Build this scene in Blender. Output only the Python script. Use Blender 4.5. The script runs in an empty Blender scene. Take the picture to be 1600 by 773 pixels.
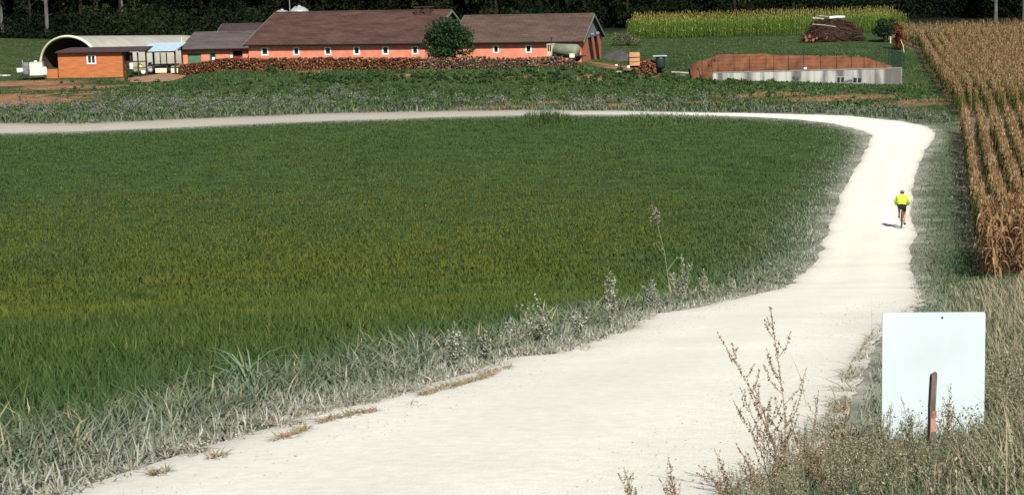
import bpy, bmesh, math, random
import numpy as np
from mathutils import Vector, Matrix
random.seed(7); RNG = np.random.default_rng(11)
SC = bpy.context.scene; COL = SC.collection
R = math.radians
# ------------------------------------------------------------------ camera, sky, sun, exposure
F, W, HH = 2986.0, 1600.0, 773.0                # focal length and size of the photograph in pixels
PITCH, ROLL, CAMZ = R(8.69), R(1.4), 12.0
fwd = Vector((0, math.cos(PITCH), -math.sin(PITCH)))
up0 = Vector((0, math.sin(PITCH), math.cos(PITCH))); r0 = Vector((1, 0, 0))
right = r0*math.cos(ROLL) - up0*math.sin(ROLL); up = up0*math.cos(ROLL) + r0*math.sin(ROLL)
cd = bpy.data.cameras.new('camera'); cam = bpy.data.objects.new('camera', cd); COL.objects.link(cam)
cam.matrix_world = Matrix(((right.x, up.x, -fwd.x, 0), (right.y, up.y, -fwd.y, 0), (right.z, up.z, -fwd.z, CAMZ), (0, 0, 0, 1)))
cd.sensor_width = 36; cd.lens = F/W*36; cd.clip_start = .3; cd.clip_end = 3000
SC.camera = cam
SUN_EL, SUN_AZ = R(43), R(15)                   # behind the camera, a little to its right
S = Vector((math.sin(SUN_AZ)*math.cos(SUN_EL), -math.cos(SUN_AZ)*math.cos(SUN_EL), math.sin(SUN_EL)))
wd = bpy.data.worlds.new('World'); SC.world = wd; wd.use_nodes = True
nt = wd.node_tree; bg = nt.nodes['Background']; sk = nt.nodes.new('ShaderNodeTexSky')
sk.sky_type = 'NISHITA'; sk.sun_disc = False; sk.sun_elevation = SUN_EL
sk.sun_rotation = math.atan2(S.x, S.y)
nt.links.new(sk.outputs[0], bg.inputs[0]); bg.inputs[1].default_value = .055
sl = bpy.data.lights.new('sun', 'SUN'); sl.energy = 4.6; sl.angle = R(.5); sl.color = (1, .95, .86)
so = bpy.data.objects.new('sun', sl); COL.objects.link(so)
so.rotation_euler = (-S).to_track_quat('-Z', 'Y').to_euler()
SC.view_settings.view_transform = 'Standard'; SC.view_settings.look = 'None'
SC.view_settings.exposure = .62; SC.view_settings.gamma = 1

# ------------------------------------------------------------------ helpers
def tag(o, label=None, cat=None, group=None, kind=None):
    if label: o['label'] = label
    if cat: o['category'] = cat
    if group: o['group'] = group
    if kind: o['kind'] = kind
    return o
def thing(name, label, cat, loc=(0, 0, 0), rz=0, group=None):
    o = bpy.data.objects.new(name, None); COL.objects.link(o); o.empty_display_size = .3
    o.location = loc; o.rotation_euler = (0, 0, rz)
    return tag(o, label, cat, group)
def link(name, me, mat=None, parent=None):
    o = bpy.data.objects.new(name, me); COL.objects.link(o)
    if mat is not None and not me.materials: me.materials.append(mat)
    if parent: o.parent = parent
    return o
def dup(o, loc, rz, sc=1, label=None):
    c = o.copy(); COL.objects.link(c); c.location = loc; c.rotation_euler = (0, 0, rz); c.scale = (sc, sc, sc)
    if label: c['label'] = label
    for ch in o.children:
        d = ch.copy(); COL.objects.link(d); d.parent = c
        for g in ch.children:
            e = g.copy(); COL.objects.link(e); e.parent = d
    return c

class MB:
    """collects shapes; build() links them as one mesh object"""
    def __init__(s): s.v = []; s.f = []
    def add(s, vs, fs):
        n = len(s.v); s.v += [tuple(p) for p in vs]; s.f += [tuple(i+n for i in f) for f in fs]; return s
    def box(s, a, b, taper=1.0):
        x0, y0, z0 = a; x1, y1, z1 = b
        cx, cy = (x0+x1)/2, (y0+y1)/2
        t = lambda x, c: c+(x-c)*taper
        vs = [(x0, y0, z0), (x1, y0, z0), (x1, y1, z0), (x0, y1, z0)] + [(t(x, cx), t(y, cy), z1) for x, y in ((x0, y0), (x1, y0), (x1, y1), (x0, y1))]
        return s.add(vs, [(3, 2, 1, 0), (4, 5, 6, 7), (0, 1, 5, 4), (1, 2, 6, 5), (2, 3, 7, 6), (3, 0, 4, 7)])
    def tube(s, pts, rad, n=6, cap=True):
        pts = [Vector(p) for p in pts]
        if not hasattr(rad, '__len__'): rad = [rad]*len(pts)
        vs, fs = [], []
        ref = None
        for i, p in enumerate(pts):
            d = (pts[min(i+1, len(pts)-1)] - pts[max(i-1, 0)]).normalized()
            if ref is None: ref = d.orthogonal().normalized()
            a = (ref - d*ref.dot(d)).normalized(); b = d.cross(a); ref = a
            for k in range(n):
                t = 2*math.pi*k/n
                vs.append(p + (a*math.cos(t) + b*math.sin(t))*rad[i])
        for i in range(len(pts)-1):
            for k in range(n):
                k2 = (k+1) % n
                fs.append((i*n+k, i*n+k2, (i+1)*n+k2, (i+1)*n+k))
        if cap: fs.append(tuple(range(n-1, -1, -1))); fs.append(tuple((len(pts)-1)*n+k for k in range(n)))
        return s.add(vs, fs)
    def lathe(s, prof, n=16, c=(0, 0, 0)):
        vs, fs = [], []
        for r, z in prof:
            for k in range(n):
                t = 2*math.pi*k/n; vs.append((c[0]+r*math.cos(t), c[1]+r*math.sin(t), c[2]+z))
        for i in range(len(prof)-1):
            for k in range(n):
                k2 = (k+1) % n; fs.append((i*n+k, i*n+k2, (i+1)*n+k2, (i+1)*n+k))
        fs.append(tuple(range(n-1, -1, -1))); fs.append(tuple((len(prof)-1)*n+k for k in range(n)))
        return s.add(vs, fs)
    def torus(s, c, Rr, r, axis='X', n=24, m=8):
        vs, fs = [], []
        for i in range(n):
            a = 2*math.pi*i/n
            for j in range(m):
                b = 2*math.pi*j/m; q = Rr + r*math.cos(b)
                p = (r*math.sin(b), q*math.cos(a), q*math.sin(a))
                vs.append((c[0]+p[0], c[1]+p[1], c[2]+p[2]))
        for i in range(n):
            for j in range(m):
                fs.append((i*m+j, ((i+1) % n)*m+j, ((i+1) % n)*m+(j+1) % m, i*m+(j+1) % m))
        return s.add(vs, fs)
    def blob(s, c, r, seed=0, n=10, m=7, rough=.15):
        rnd = random.Random(seed); vs, fs = [], []
        vs.append((c[0], c[1], c[2]-r[2]))
        for i in range(1, m):
            ph = math.pi*i/m - math.pi/2
            for k in range(n):
                t = 2*math.pi*k/n; q = 1 + rnd.uniform(-rough, rough)
                vs.append((c[0]+r[0]*q*math.cos(t)*math.cos(ph), c[1]+r[1]*q*math.sin(t)*math.cos(ph), c[2]+r[2]*q*math.sin(ph)))
        vs.append((c[0], c[1], c[2]+r[2])); e = len(vs)-1
        for k in range(n): fs.append((0, 1+(k+1) % n, 1+k))
        for i in range(m-2):
            for k in range(n):
                fs.append((1+i*n+k, 1+i*n+(k+1) % n, 1+(i+1)*n+(k+1) % n, 1+(i+1)*n+k))
        for k in range(n): fs.append((1+(m-2)*n+k, 1+(m-2)*n+(k+1) % n, e))
        return s.add(vs, fs)
    def mesh(s, name, mat=None, smooth=False):
        me = bpy.data.meshes.new(name); me.from_pydata(s.v, [], s.f); me.update()
        if smooth: me.polygons.foreach_set('use_smooth', [True]*len(me.polygons))
        if mat is not None: me.materials.append(mat)
        return me
    def build(s, name, mat, parent=None, smooth=False):
        return link(name, s.mesh(name, mat, smooth), None, parent)

def np_mesh(name, V, quads, tris, col=None, mat=None, smooth=False):
    me = bpy.data.meshes.new(name)
    nq, ntr = (len(quads) if quads is not None else 0), (len(tris) if tris is not None else 0)
    me.vertices.add(len(V)); me.vertices.foreach_set('co', np.ascontiguousarray(V, dtype=np.float32).ravel())
    parts, starts = [], []
    if nq: parts.append(np.asarray(quads, dtype=np.int32).ravel()); starts.append(np.arange(nq, dtype=np.int32)*4)
    if ntr: parts.append(np.asarray(tris, dtype=np.int32).ravel()); starts.append(nq*4 + np.arange(ntr, dtype=np.int32)*3)
    L = np.concatenate(parts); st = np.concatenate(starts)
    me.loops.add(len(L)); me.loops.foreach_set('vertex_index', L)
    me.polygons.add(nq+ntr); me.polygons.foreach_set('loop_start', st)
    if smooth: me.polygons.foreach_set('use_smooth', np.ones(nq+ntr, dtype=bool))
    me.update(calc_edges=True)
    if col is not None:
        ca = me.color_attributes.new('Col', 'FLOAT_COLOR', 'POINT')
        c4 = np.ones((len(V), 4), dtype=np.float32); c4[:, :3] = col; ca.data.foreach_set('color', c4.ravel())
    if mat is not None: me.materials.append(mat)
    return me

def smooth01(a, b, x):
    t = np.clip((np.asarray(x, dtype=float)-a)/(b-a), 0, 1); return t*t*(3-2*t)
def vnoise(x, y, scale, seed=0):
    x = np.asarray(x, dtype=float)/scale + 1000; y = np.asarray(y, dtype=float)/scale + 1000
    xi, yi = np.floor(x).astype(np.int64), np.floor(y).astype(np.int64); fx, fy = x-xi, y-yi
    fx = fx*fx*(3-2*fx); fy = fy*fy*(3-2*fy)
    def h(a, b):
        n = (a*374761393 + b*668265263 + seed*974711) & 0x7fffffff
        n = ((n ^ (n >> 13))*1274126177) & 0x7fffffff
        return ((n ^ (n >> 16)) & 0xffff)/65535.0
    return (h(xi, yi)*(1-fx)+h(xi+1, yi)*fx)*(1-fy) + (h(xi, yi+1)*(1-fx)+h(xi+1, yi+1)*fx)*fy
def fbm(x, y, scale, seed=0): return .55*vnoise(x, y, scale, seed)+.3*vnoise(x, y, scale/2.3, seed+5)+.15*vnoise(x, y, scale/5.1, seed+9)

# ------------------------------------------------------------------ materials
def new_mat(name):
    m = bpy.data.materials.new(name); m.use_nodes = True
    return m, m.node_tree, m.node_tree.nodes['Principled BSDF']
def mat(name, c, rough=.8, var=.25, scale=3.0, c2=None, bump=0.0, spec=.25, metal=0.0, stretch=(1, 1, 1), detail=6):
    m, t, b = new_mat(name); b.inputs['Roughness'].default_value = rough; b.inputs['Metallic'].default_value = metal
    b.inputs['Specular IOR Level'].default_value = spec
    tc = t.nodes.new('ShaderNodeTexCoord'); mp = t.nodes.new('ShaderNodeMapping'); mp.inputs['Scale'].default_value = stretch
    nz = t.nodes.new('ShaderNodeTexNoise'); nz.inputs['Scale'].default_value = scale; nz.inputs['Detail'].default_value = detail
    rp = t.nodes.new('ShaderNodeValToRGB'); rp.color_ramp.elements[0].position = .32; rp.color_ramp.elements[1].position = .68
    lo = [x*(1-var) for x in c]; hi = [min(1, x*(1+var)) for x in c] if c2 is None else c2
    rp.color_ramp.elements[0].color = (*lo, 1); rp.color_ramp.elements[1].color = (*hi, 1)
    t.links.new(tc.outputs['Object'], mp.inputs[0]); t.links.new(mp.outputs[0], nz.inputs['Vector'])
    t.links.new(nz.outputs['Fac'], rp.inputs[0]); t.links.new(rp.outputs[0], b.inputs['Base Color'])
    if bump:
        bp = t.nodes.new('ShaderNodeBump'); bp.inputs['Strength'].default_value = bump; bp.inputs['Distance'].default_value = .05
        t.links.new(nz.outputs['Fac'], bp.inputs['Height']); t.links.new(bp.outputs[0], b.inputs['Normal'])
    return m
def attr_mat(name, rough=.7, transl=.25, var=.12, scale=1.5, spec=.2, bump=0, bscale=8):
    m, t, b = new_mat(name); b.inputs['Roughness'].default_value = rough; b.inputs['Specular IOR Level'].default_value = spec
    at_ = t.nodes.new('ShaderNodeAttribute'); at_.attribute_name = 'Col'
    tc = t.nodes.new('ShaderNodeTexCoord'); nz = t.nodes.new('ShaderNodeTexNoise')
    nz.inputs['Scale'].default_value = scale; nz.inputs['Detail'].default_value = 6
    mr = t.nodes.new('ShaderNodeMapRange'); mr.inputs[1].default_value = .3; mr.inputs[2].default_value = .7
    mr.inputs[3].default_value = 1-var; mr.inputs[4].default_value = 1+var
    vm = t.nodes.new('ShaderNodeVectorMath'); vm.operation = 'SCALE'
    t.links.new(tc.outputs['Object'], nz.inputs['Vector']); t.links.new(nz.outputs['Fac'], mr.inputs[0])
    t.links.new(at_.outputs['Color'], vm.inputs[0]); t.links.new(mr.outputs[0], vm.inputs['Scale'])
    t.links.new(vm.outputs[0], b.inputs['Base Color'])
    if bump:
        n2 = t.nodes.new('ShaderNodeTexNoise'); n2.inputs['Scale'].default_value = bscale; n2.inputs['Detail'].default_value = 8
        bp = t.nodes.new('ShaderNodeBump'); bp.inputs['Strength'].default_value = bump; bp.inputs['Distance'].default_value = .06
        t.links.new(tc.outputs['Object'], n2.inputs['Vector']); t.links.new(n2.outputs['Fac'], bp.inputs['Height']); t.links.new(bp.outputs[0], b.inputs['Normal'])
    if transl:
        tr = t.nodes.new('ShaderNodeBsdfTranslucent'); mx = t.nodes.new('ShaderNodeMixShader'); mx.inputs[0].default_value = transl
        out = t.nodes['Material Output']; t.links.new(vm.outputs[0], tr.inputs[0])
        t.links.new(b.outputs[0], mx.inputs[1]); t.links.new(tr.outputs[0], mx.inputs[2]); t.links.new(mx.outputs[0], out.inputs[0])
    return m
M_LEAF = attr_mat('leaf', .7, .18, spec=.06)
M_FOREST = attr_mat('forest_leaf', .9, 0, spec=.02)  # its leaf colours are near black, standing in for forest shade
M_DRYLEAF = attr_mat('dry_leaf', .85, .12, spec=.06)
M_GROUND = attr_mat('ground', .95, 0, .35, .8, .1, .6, 5)
M_ROAD = attr_mat('road_gravel', .95, 0, .07, 9.0, .05, .25, 45)
M_BARK = mat('bark', (.06, .045, .035), .9, .4, 4, bump=.5, stretch=(1, 1, .25))
M_PALEBARK = mat('pale_bark', (.32, .29, .25), .9, .35, 3, bump=.4, stretch=(1, 1, .4))
M_WHITE = mat('white_paint', (.8, .82, .82), .45, .05, 5)
M_BLACK = mat('black_rubber', (.015, .015, .016), .7, .3, 6)
M_GLASS = mat('window_glass', (.02, .025, .03), .12, .3, 2, spec=.6)
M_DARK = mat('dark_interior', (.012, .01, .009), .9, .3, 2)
M_DKSTEEL = mat('dark_steel', (.03, .03, .032), .5, .3, 5, spec=.4)
M_STEEL = mat('galvanised', (.38, .4, .41), .45, .2, 3, metal=.3)

# ------------------------------------------------------------------ terrain
_D = np.array([-40, 0, 12, 58.5, 72, 86, 105, 125, 148, 170, 190, 205, 225, 260, 300, 400, 600, 1000.])
_H = np.array([-4.9, 1.27, 3.14, 10.4, 11.85, 12.6, 12.65, 12.5, 12.3, 12.2, 11.9, 11.4, 10.6, 8.8, 5.5, -6, -25, -40.])
_g = np.arange(-60, 1060, .5); _h = np.interp(_g, _D, _H)
_k = np.exp(-.5*(np.arange(-24, 25)*.5/4.0)**2); _k /= _k.sum()
_hs = np.convolve(np.pad(_h, 24, mode='edge'), _k, mode='valid'); _hs = np.where(_g < 25, np.interp(_g, _D, _H), _hs)
WA, WB = (19.9, 180.0), (34.9, 169.4)            # ends of the concrete wall
PAD = 1.0                                       # the farmyard stands on a low rise
def wall_y(x): return WA[1] + (x-WA[0])*(WB[1]-WA[1])/(WB[0]-WA[0])
def zt(x, y):
    x = np.asarray(x, dtype=float); y = np.asarray(y, dtype=float)
    z = CAMZ - np.interp(y, _g, _hs)
    z = z + .028*np.maximum(0, -x-8)*smooth01(205, 240, y)*(y < 2000)
    m = smooth01(12, 20.5, x)*(1-smooth01(35.2, 38.5, x))*smooth01(1.7, 2.8, y-wall_y(np.clip(x, 5, 40)))*(1-smooth01(188, 214, y))
    z = z + 1.15*m
    z = z + PAD*smooth01(175, 187, y)*(1-smooth01(202, 220, y))*smooth01(-35, -27, x)*(1-smooth01(5, 13, x))
    z = z + .16*(vnoise(x, y, 9, 3)-.5)*smooth01(30, 60, y) + .5*(vnoise(x, y, 40, 4)-.5)*smooth01(150, 260, y)
    return z
def ray(px, py):
    return fwd + right*((px-W/2)/F) + up*((HH/2-py)/F)
def at(px, py, dz=0.0):
    d = ray(px, py); t = np.arange(4, 420, .25)
    z = CAMZ + d.z*t; g = zt(d.x*t, d.y*t)
    i = np.argmax(z < g)
    a, b = t[i-1], t[i]
    for _ in range(20):
        c = (a+b)/2
        if CAMZ + d.z*c < float(zt(d.x*c, d.y*c)): b = c
        else: a = c
    return Vector((d.x*a, d.y*a, float(zt(d.x*a, d.y*a))+dz))
def at_y(px, py, Y):
    d = ray(px, py); t = Y/d.y; return Vector((d.x*t, Y, CAMZ+d.z*t))
def on(x, y, dz=0.0): return Vector((x, y, float(zt(x, y))+dz))
def proj(P):
    P = np.asarray(P, dtype=float) - np.array([0, 0, CAMZ])
    w = P@np.array(fwd); return W/2 + F*(P@np.array(right))/w, HH/2 - F*(P@np.array(up))/w

# road outline: left (field) side and right side, near to far
Lp = [(100,773),(319,699),(381,681),(436,667),(494,644),(559,634),(607,621),(656,605),(712,591),(810,558),(857,555),(909,537),(981,516),(1017,492),
      (1097,479),(1159,464),(1222,451),(1256,425),(1282,394),(1299,345),(1309,319),(1325,287),(1341,256),(1359,225),(1361,212),(1347,205),(1303,194),
      (1256,188),(1194,184),(1137,182),(1000,180),(900,180),(817,181),(725,183),(600,187),(500,190),(281,200),(125,206),(0,209)]
Rp = [(1180,773),(1240,735),(1300,684),(1325,646),(1346,588),(1375,525),(1430,483),(1443,478),(1441,460),(1430,447),(1422,396),(1431,370),(1426,351),(1422,332),
      (1424,312),(1431,275),(1444,240),(1458,219),(1461,209),(1450,198),(1412,190),(1319,181),(1136,177),(975,174),(817,173),(725,174),(600,176),(500,178),(281,187),(125,194),(0,193)]
Lw = [at(*p).to_2d() for p in Lp]; Rw = [at(*p).to_2d() for p in Rp]
def ext(a, b, d): v = (a-b).normalized(); return a + v*d
Lw = [ext(Lw[0], Lw[2], 6)] + Lw + [Vector((-75, Lw[-1].y-2))]
Rw = [ext(Rw[0], Vector((Rw[0].x+1.1, Rw[0].y+3.6)), 7)] + Rw + [Vector((-75, Rw[-1].y))]
def resample(P, n):
    P = np.array([(p.x, p.y) for p in P]); d = np.r_[0, np.cumsum(np.hypot(*np.diff(P, axis=0).T))]
    t = np.linspace(0, d[-1], n); return np.c_[np.interp(t, d, P[:, 0]), np.interp(t, d, P[:, 1])]
def ix(lst, p): return lst.index(p)+1
pairs = [(0, 0), (ix(Lp, (712,591)), ix(Rp, (1325,646))), (ix(Lp, (981,516)), ix(Rp, (1375,525))), (ix(Lp, (1222,451)), ix(Rp, (1441,460))), (ix(Lp, (1299,345)), ix(Rp, (1426,351))),
         (ix(Lp, (1361,212)), ix(Rp, (1461,209))), (ix(Lp, (1194,184)), ix(Rp, (1319,181))), (ix(Lp, (817,181)), ix(Rp, (817,173))), (len(Lw)-1, len(Rw)-1)]
La, Ra = [], []
for (a0, b0), (a1, b1) in zip(pairs[:-1], pairs[1:]):
    n = 70; La.append(resample(Lw[a0:a1+1], n)[:-1]); Ra.append(resample(Rw[b0:b1+1], n)[:-1])
La = np.vstack(La); Ra = np.vstack(Ra)
def wob(A, seed):
    t = np.arange(len(A)); k_ = np.clip(A[:, 1:2]/45, .3, 1); return A + k_*.22*np.c_[vnoise(t, t*0, 4, seed)-.5, vnoise(t, t*0, 4, seed+1)-.5] + k_*.1*np.c_[vnoise(t, t*0, 1.5, seed+2)-.5, vnoise(t, t*0, 1.5, seed+3)-.5]
LaW, RaW = wob(La, 21), wob(Ra, 31)
EDGE = np.vstack([La, Ra])
def road_dist(x, y):
    x = np.asarray(x); out = np.empty(len(x))
    for i in range(0, len(x), 20000):
        s_ = slice(i, i+20000)
        out[s_] = np.sqrt(((x[s_, None]-EDGE[None, :, 0])**2 + (y[s_, None]-EDGE[None, :, 1])**2).min(1))
    return out
def inside(x, y, poly):
    x = np.asarray(x); y = np.asarray(y); r = np.zeros(len(x), dtype=bool); j = len(poly)-1
    for i in range(len(poly)):
        xi, yi, xj, yj = *poly[i], *poly[j]
        if yi != yj:
            r ^= ((yi > y) != (yj > y)) & (x < (xj-xi)*(y-yi)/(yj-yi)+xi)
        j = i
    return r
ROADPOLY = np.vstack([La, Ra[::-1]])
FIELD = np.vstack([La, [(-75, 4)]])
CB = [at(1610, 520).to_2d(), at(1548, 432).to_2d(), at(1500, 180).to_2d(), at(1438, 78).to_2d()]   # foot of the corn's left edge
def corn_x(y): return np.interp(y, [p.y for p in CB], [p.x for p in CB])

# ground sheet
def axis(lo, hi, knots):
    out = [lo]
    while out[-1] < hi:
        v = out[-1]; st = next(s for a, s in knots if v < a); out.append(v+st)
    return np.array(out)
gx = np.r_[-700, -500, -350, -240, -180, axis(-140, 140, [(-70, 4), (70, 1.0), (999, 4)]), 180, 240, 350, 500, 700]
gy = np.r_[-40, -20, axis(-8, 300, [(60, .6), (300, 1.2), (999, 5)]), 320, 350, 400, 480, 600, 800, 1000]
GX, GY = np.meshgrid(gx, gy); X, Y = GX.ravel(), GY.ravel(); Z = zt(X, Y)
nx, ny = len(gx), len(gy); ii = (np.arange(ny-1)[:, None]*nx + np.arange(nx-1)[None, :]).ravel()
def ground_col(X, Y):
    c = np.tile(np.array([.035, .055, .02]), (len(X), 1))
    fld = inside(X, Y, FIELD)
    c[fld] = (.034, .062, .018)
    rd = np.full(len(X), 99.); near = (np.abs(X) < 80) & (Y < 165) & (Y > -5); rd[near] = road_dist(X[near], Y[near])
    k = np.exp(-np.maximum(0, rd-.15)/np.where(fld, .45, .8)) * (.45+.9*fbm(X, Y, 2.2, 8)); k = np.clip(k, 0, 1)[:, None]
    c = c*(1-k) + np.array([.30, .29, .25])*k
    far = smooth01(150, 156, Y)
    # bare reddish soil patches beyond the far road
    soil = np.zeros(len(X))
    for px, py, rx, ry in SOIL:
        p = at(px, py); q = ((X-p.x)/rx)**2 + ((Y-p.y)/ry)**2
        soil = np.maximum(soil, np.clip(1.4-q, 0, 1)*(fbm(X, Y, 3, 14) > .38))
    c = c*(1-soil[:, None]) + np.array([.22, .115, .065])*soil[:, None]
    cn = (X > corn_x(Y)-.2) & (Y > 60) & (Y < 232); c[cn] = (.17, .125, .08)
    fo = smooth01(232, 244, Y)[:, None]; c = c*(1-fo) + np.array([.010, .010, .007])*fo  # forest floor near black, shade painted into the ground colour
    return c
SOIL = [(10,132,8,4),(70,150,7,5),(10,160,8,5),(110,137,6,3),(230,122,3.2,2.4),(1160,150,3,2),(1210,147,3,2.5),(1330,152,4,3),(1440,160,4,3),(1290,155,4,2.5),
        (930,122,1.5,2),(830,122,1,1.2),(790,118,1,1),(1010,120,1,1.2),(880,160,5,1.5),(760,168,6,1.2),(1000,163,8,1.5),(480,112,2,1),(640,118,1.2,1),(960,105,4,3),(1420,68,1.6,2)]
gme = np_mesh('ground', np.c_[X, Y, Z], np.c_[ii, ii+1, ii+nx+1, ii+nx], None, ground_col(X, Y), M_GROUND, True)
tag(link('ground', gme), kind='structure')

# road sheet: 14 points across, each row between the two wobbling edges
T = np.linspace(0, 1, 15)
PX = LaW[:, None, 0]*(1-T)+RaW[:, None, 0]*T; PY = LaW[:, None, 1]*(1-T)+RaW[:, None, 1]*T
rx_, ry_ = PX.ravel(), PY.ravel()
crown = np.tile(.05*np.sin(np.pi*T), len(LaW)); rz_ = zt(rx_, ry_)+.015+crown
rc = np.tile(np.array([.69, .67, .585]), (len(rx_), 1))
dirt = smooth01(6, -14, rx_)*0
dirt = (1-smooth01(2, 19, rx_))*smooth01(118, 140, ry_)
rc = rc*(1-dirt[:, None]) + np.array([.36, .335, .285])*dirt[:, None]
edge = np.tile(np.exp(-np.minimum(T, 1-T)*18), len(LaW))*fbm(rx_, ry_, 1.6, 17)
rc *= (1-.55*edge)[:, None]; rc *= (.93+.14*fbm(rx_, ry_, 2.5, 19))[:, None]
tt = np.tile(T, len(LaW)); trk = np.exp(-((tt-.27)/.09)**2)+np.exp(-((tt-.70)/.09)**2); rc *= (.955+.045*trk)[:, None]; rc *= (.95+.1*fbm(rx_, ry_, .8, 23))[:, None]
db = dirt*smooth01(.45, 1, tt)*.6; rc = rc*(1-db[:, None])+np.array([.27, .225, .18])*db[:, None]
m = len(T); jj = (np.arange(len(LaW)-1)[:, None]*m + np.arange(m-1)[None, :]).ravel()
tag(link('road', np_mesh('road', np.c_[rx_, ry_, rz_], np.c_[jj, jj+m, jj+m+1, jj+1], None, rc, M_ROAD, True)), kind='structure')

# ------------------------------------------------------------------ blades of grass
def blades(name, P, h, w, az, lean, droop, col, rows=2, mat_=None, tipcol=None, waz=None):
    n = len(P); d = np.c_[np.cos(az), np.sin(az), np.zeros(n)]
    wz = az+np.pi/2 if waz is None else waz
    s = np.c_[np.cos(wz), np.sin(wz), np.zeros(n)]
    ts = np.linspace(0, 1, rows+1); V, C = [], []
    for i, t in enumerate(ts):
        c = P + d*(h*lean*t**1.6)[:, None]; c[:, 2] += h*(t - droop*t**2.6)
        q = (col if tipcol is None else col*(1-t)+tipcol*t)
        if i < rows:
            ww = (w*(1-.55*t**2)*(.75 if t == 0 else 1)/2)[:, None]
            V += [c-s*ww, c+s*ww]; C += [q, q]
        else: V.append(c); C.append(q)
    k = len(V); V = np.stack(V, 1).reshape(-1, 3); C = np.stack(C, 1).reshape(-1, 3); b = np.arange(n)*k
    quads = np.vstack([np.c_[b+2*i, b+2*i+1, b+2*i+3, b+2*i+2] for i in range(rows-1)]) if rows > 1 else None
    tris = np.c_[b+2*(rows-1), b+2*rows-1, b+2*rows]
    return link(name, np_mesh(name, V, quads, tris, C, mat_ or M_LEAF))
def scatter(d0, d1, rho, spread=.315, x0=None, x1=None, step=2.0):
    """random ground points between depths d0 and d1, rho(D) points per square metre"""
    xs, ys = [], []; d = d0
    while d < d1:
        e = min(d1, d+step*max(1, d/60)); mid = (d+e)/2
        a = -spread*mid-1.5 if x0 is None else x0; b = spread*mid+1.5 if x1 is None else x1
        n = int(rho(mid)*(e-d)*(b-a)); xs.append(RNG.uniform(a, b, n)); ys.append(RNG.uniform(d, e, n)); d = e
    return np.concatenate(xs), np.concatenate(ys)
def mixc(a, b, k): return np.asarray(a)*(1-k)[:, None] + np.asarray(b)*k[:, None]
U = lambda n, a, b: RNG.uniform(a, b, n)
DUST = np.array([.44, .44, .39])

# 1 the green crop in the field
x, y = scatter(7, 152, lambda D: min(560, 560*(19/D)**1.45))
k = inside(x, y, FIELD); x, y = x[k], y[k]; rd = road_dist(x, y)
n = len(x); pat = fbm(x, y, 16, 41); pat2 = fbm(x, y*.45, 7, 43); fine = U(n, 0, 1)
keep = (rd > .12) & (fine < .35+1.3*vnoise(x, y, 1.3, 44)); x, y, rd, pat, pat2 = x[keep], y[keep], rd[keep], pat[keep], pat2[keep]; n = len(x)
col = mixc((.062, .108, .024), (.118, .122, .016), np.clip((pat-.22)*2.6, 0, 1)*(.15+.82*np.exp(-((y-78-.25*x)/38)**2)*smooth01(24, 46, y)*.85*(1-.7*smooth01(-2, 10, x)))); col = mixc(col, (.044, .086, .026), np.clip((pat2-.52)*3.0, 0, .6))
col *= (.86+.28*fbm(x, y, 1.8, 42))[:, None]*(.74+.16*smooth01(18, 45, y))[:, None]
col = mixc(col, (.046, .088, .030), np.exp(-np.abs(rd-1.8)/2.0)*.8)
hi = (RNG.random(n) < .03*(1-smooth01(30, 70, y))+.006)
col[hi] = (.14, .15, .05)
col *= (1+(U(n, .65, 1.3)-1)*(1-.5*smooth01(30, 80, y)))[:, None]
dk = np.exp(-np.maximum(0, rd-.1)/np.where(y < 60, .42, 1.25))*U(n, .3, 1.2)*(.6+.7*vnoise(x, y, .6, 49)); col = mixc(col, DUST, np.clip(dk, 0, .92))
hump = 1+smooth01(136, 141, y)*(3.4*smooth01(.8, 1.6, x)*(1-smooth01(3.6, 5.4, x)) + 2.0*smooth01(8, 10, x)*(1-smooth01(14, 18, x)))*(.35+vnoise(x, y, 2.5, 45)); h = hump*(.25+.10*pat2)*np.clip(1.12-y/190, .55, 1)*U(n, .5, 1.25)*(.55+.45*smooth01(0, 1.2, rd)); w = .0105*np.maximum(1, y/15)**.66*U(n, .7, 1.3)
az = U(n, 0, 6.283); P = np.c_[x, y, zt(x, y)-.01]
o = blades('crop_grass', P, h, w, az, U(n, .1, .95), U(n, 0, .55), col, 2)
tag(o, 'dense green field of young cereal left of the white road', 'crop', kind='stuff')

# 2 dusty long grass on the field side verge
x, y = scatter(8, 70, lambda D: min(1150, 1150*(15/D)**1.5), x0=-9, x1=14)
k = inside(x, y, FIELD); rd = road_dist(x, y); k |= inside(x, y, ROADPOLY) & (rd < .28*(vnoise(x, y, .9, 50)-.4)); x, y, rd = x[k], y[k], rd[k]; k = (rd < 1.9) & (RNG.random(len(x)) < np.clip(1.25-rd/1.7, .1, 1)*(.25+1.2*vnoise(x, y, .7, 47))) & (np.hypot(x-11, y-62) > 0)
x, y, rd = x[k], y[k], rd[k]; n = len(x)
pv = vnoise(x, y, .55, 48); col = mixc(mixc((.05, .09, .04), (.10, .14, .075), U(n, 0, 1)), DUST, np.clip(np.exp(-np.maximum(0, rd-.1)/.5)*U(n, .3, 1.35)*(.55+.8*pv), 0, .95)); dry = RNG.random(n) < .16; col[dry] = np.array([.30, .26, .16]); col *= U(n, .6, 1.25)[:, None]
h = (.06+.28*smooth01(.05, .9, rd)*(.5+vnoise(x, y, .8, 46)))*U(n, .35, 1.35); w = .0108*np.maximum(1, y/15)**.7*U(n, .5, 1.9)
tag(blades('verge_grass', np.c_[x, y, zt(x, y)-.01], h, w, U(n, 0, 6.283), U(n, .2, 1.5), U(n, .1, .85), col, 3),
    'long dust-coated grass along the field edge of the road', 'grass', kind='stuff')

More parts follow.
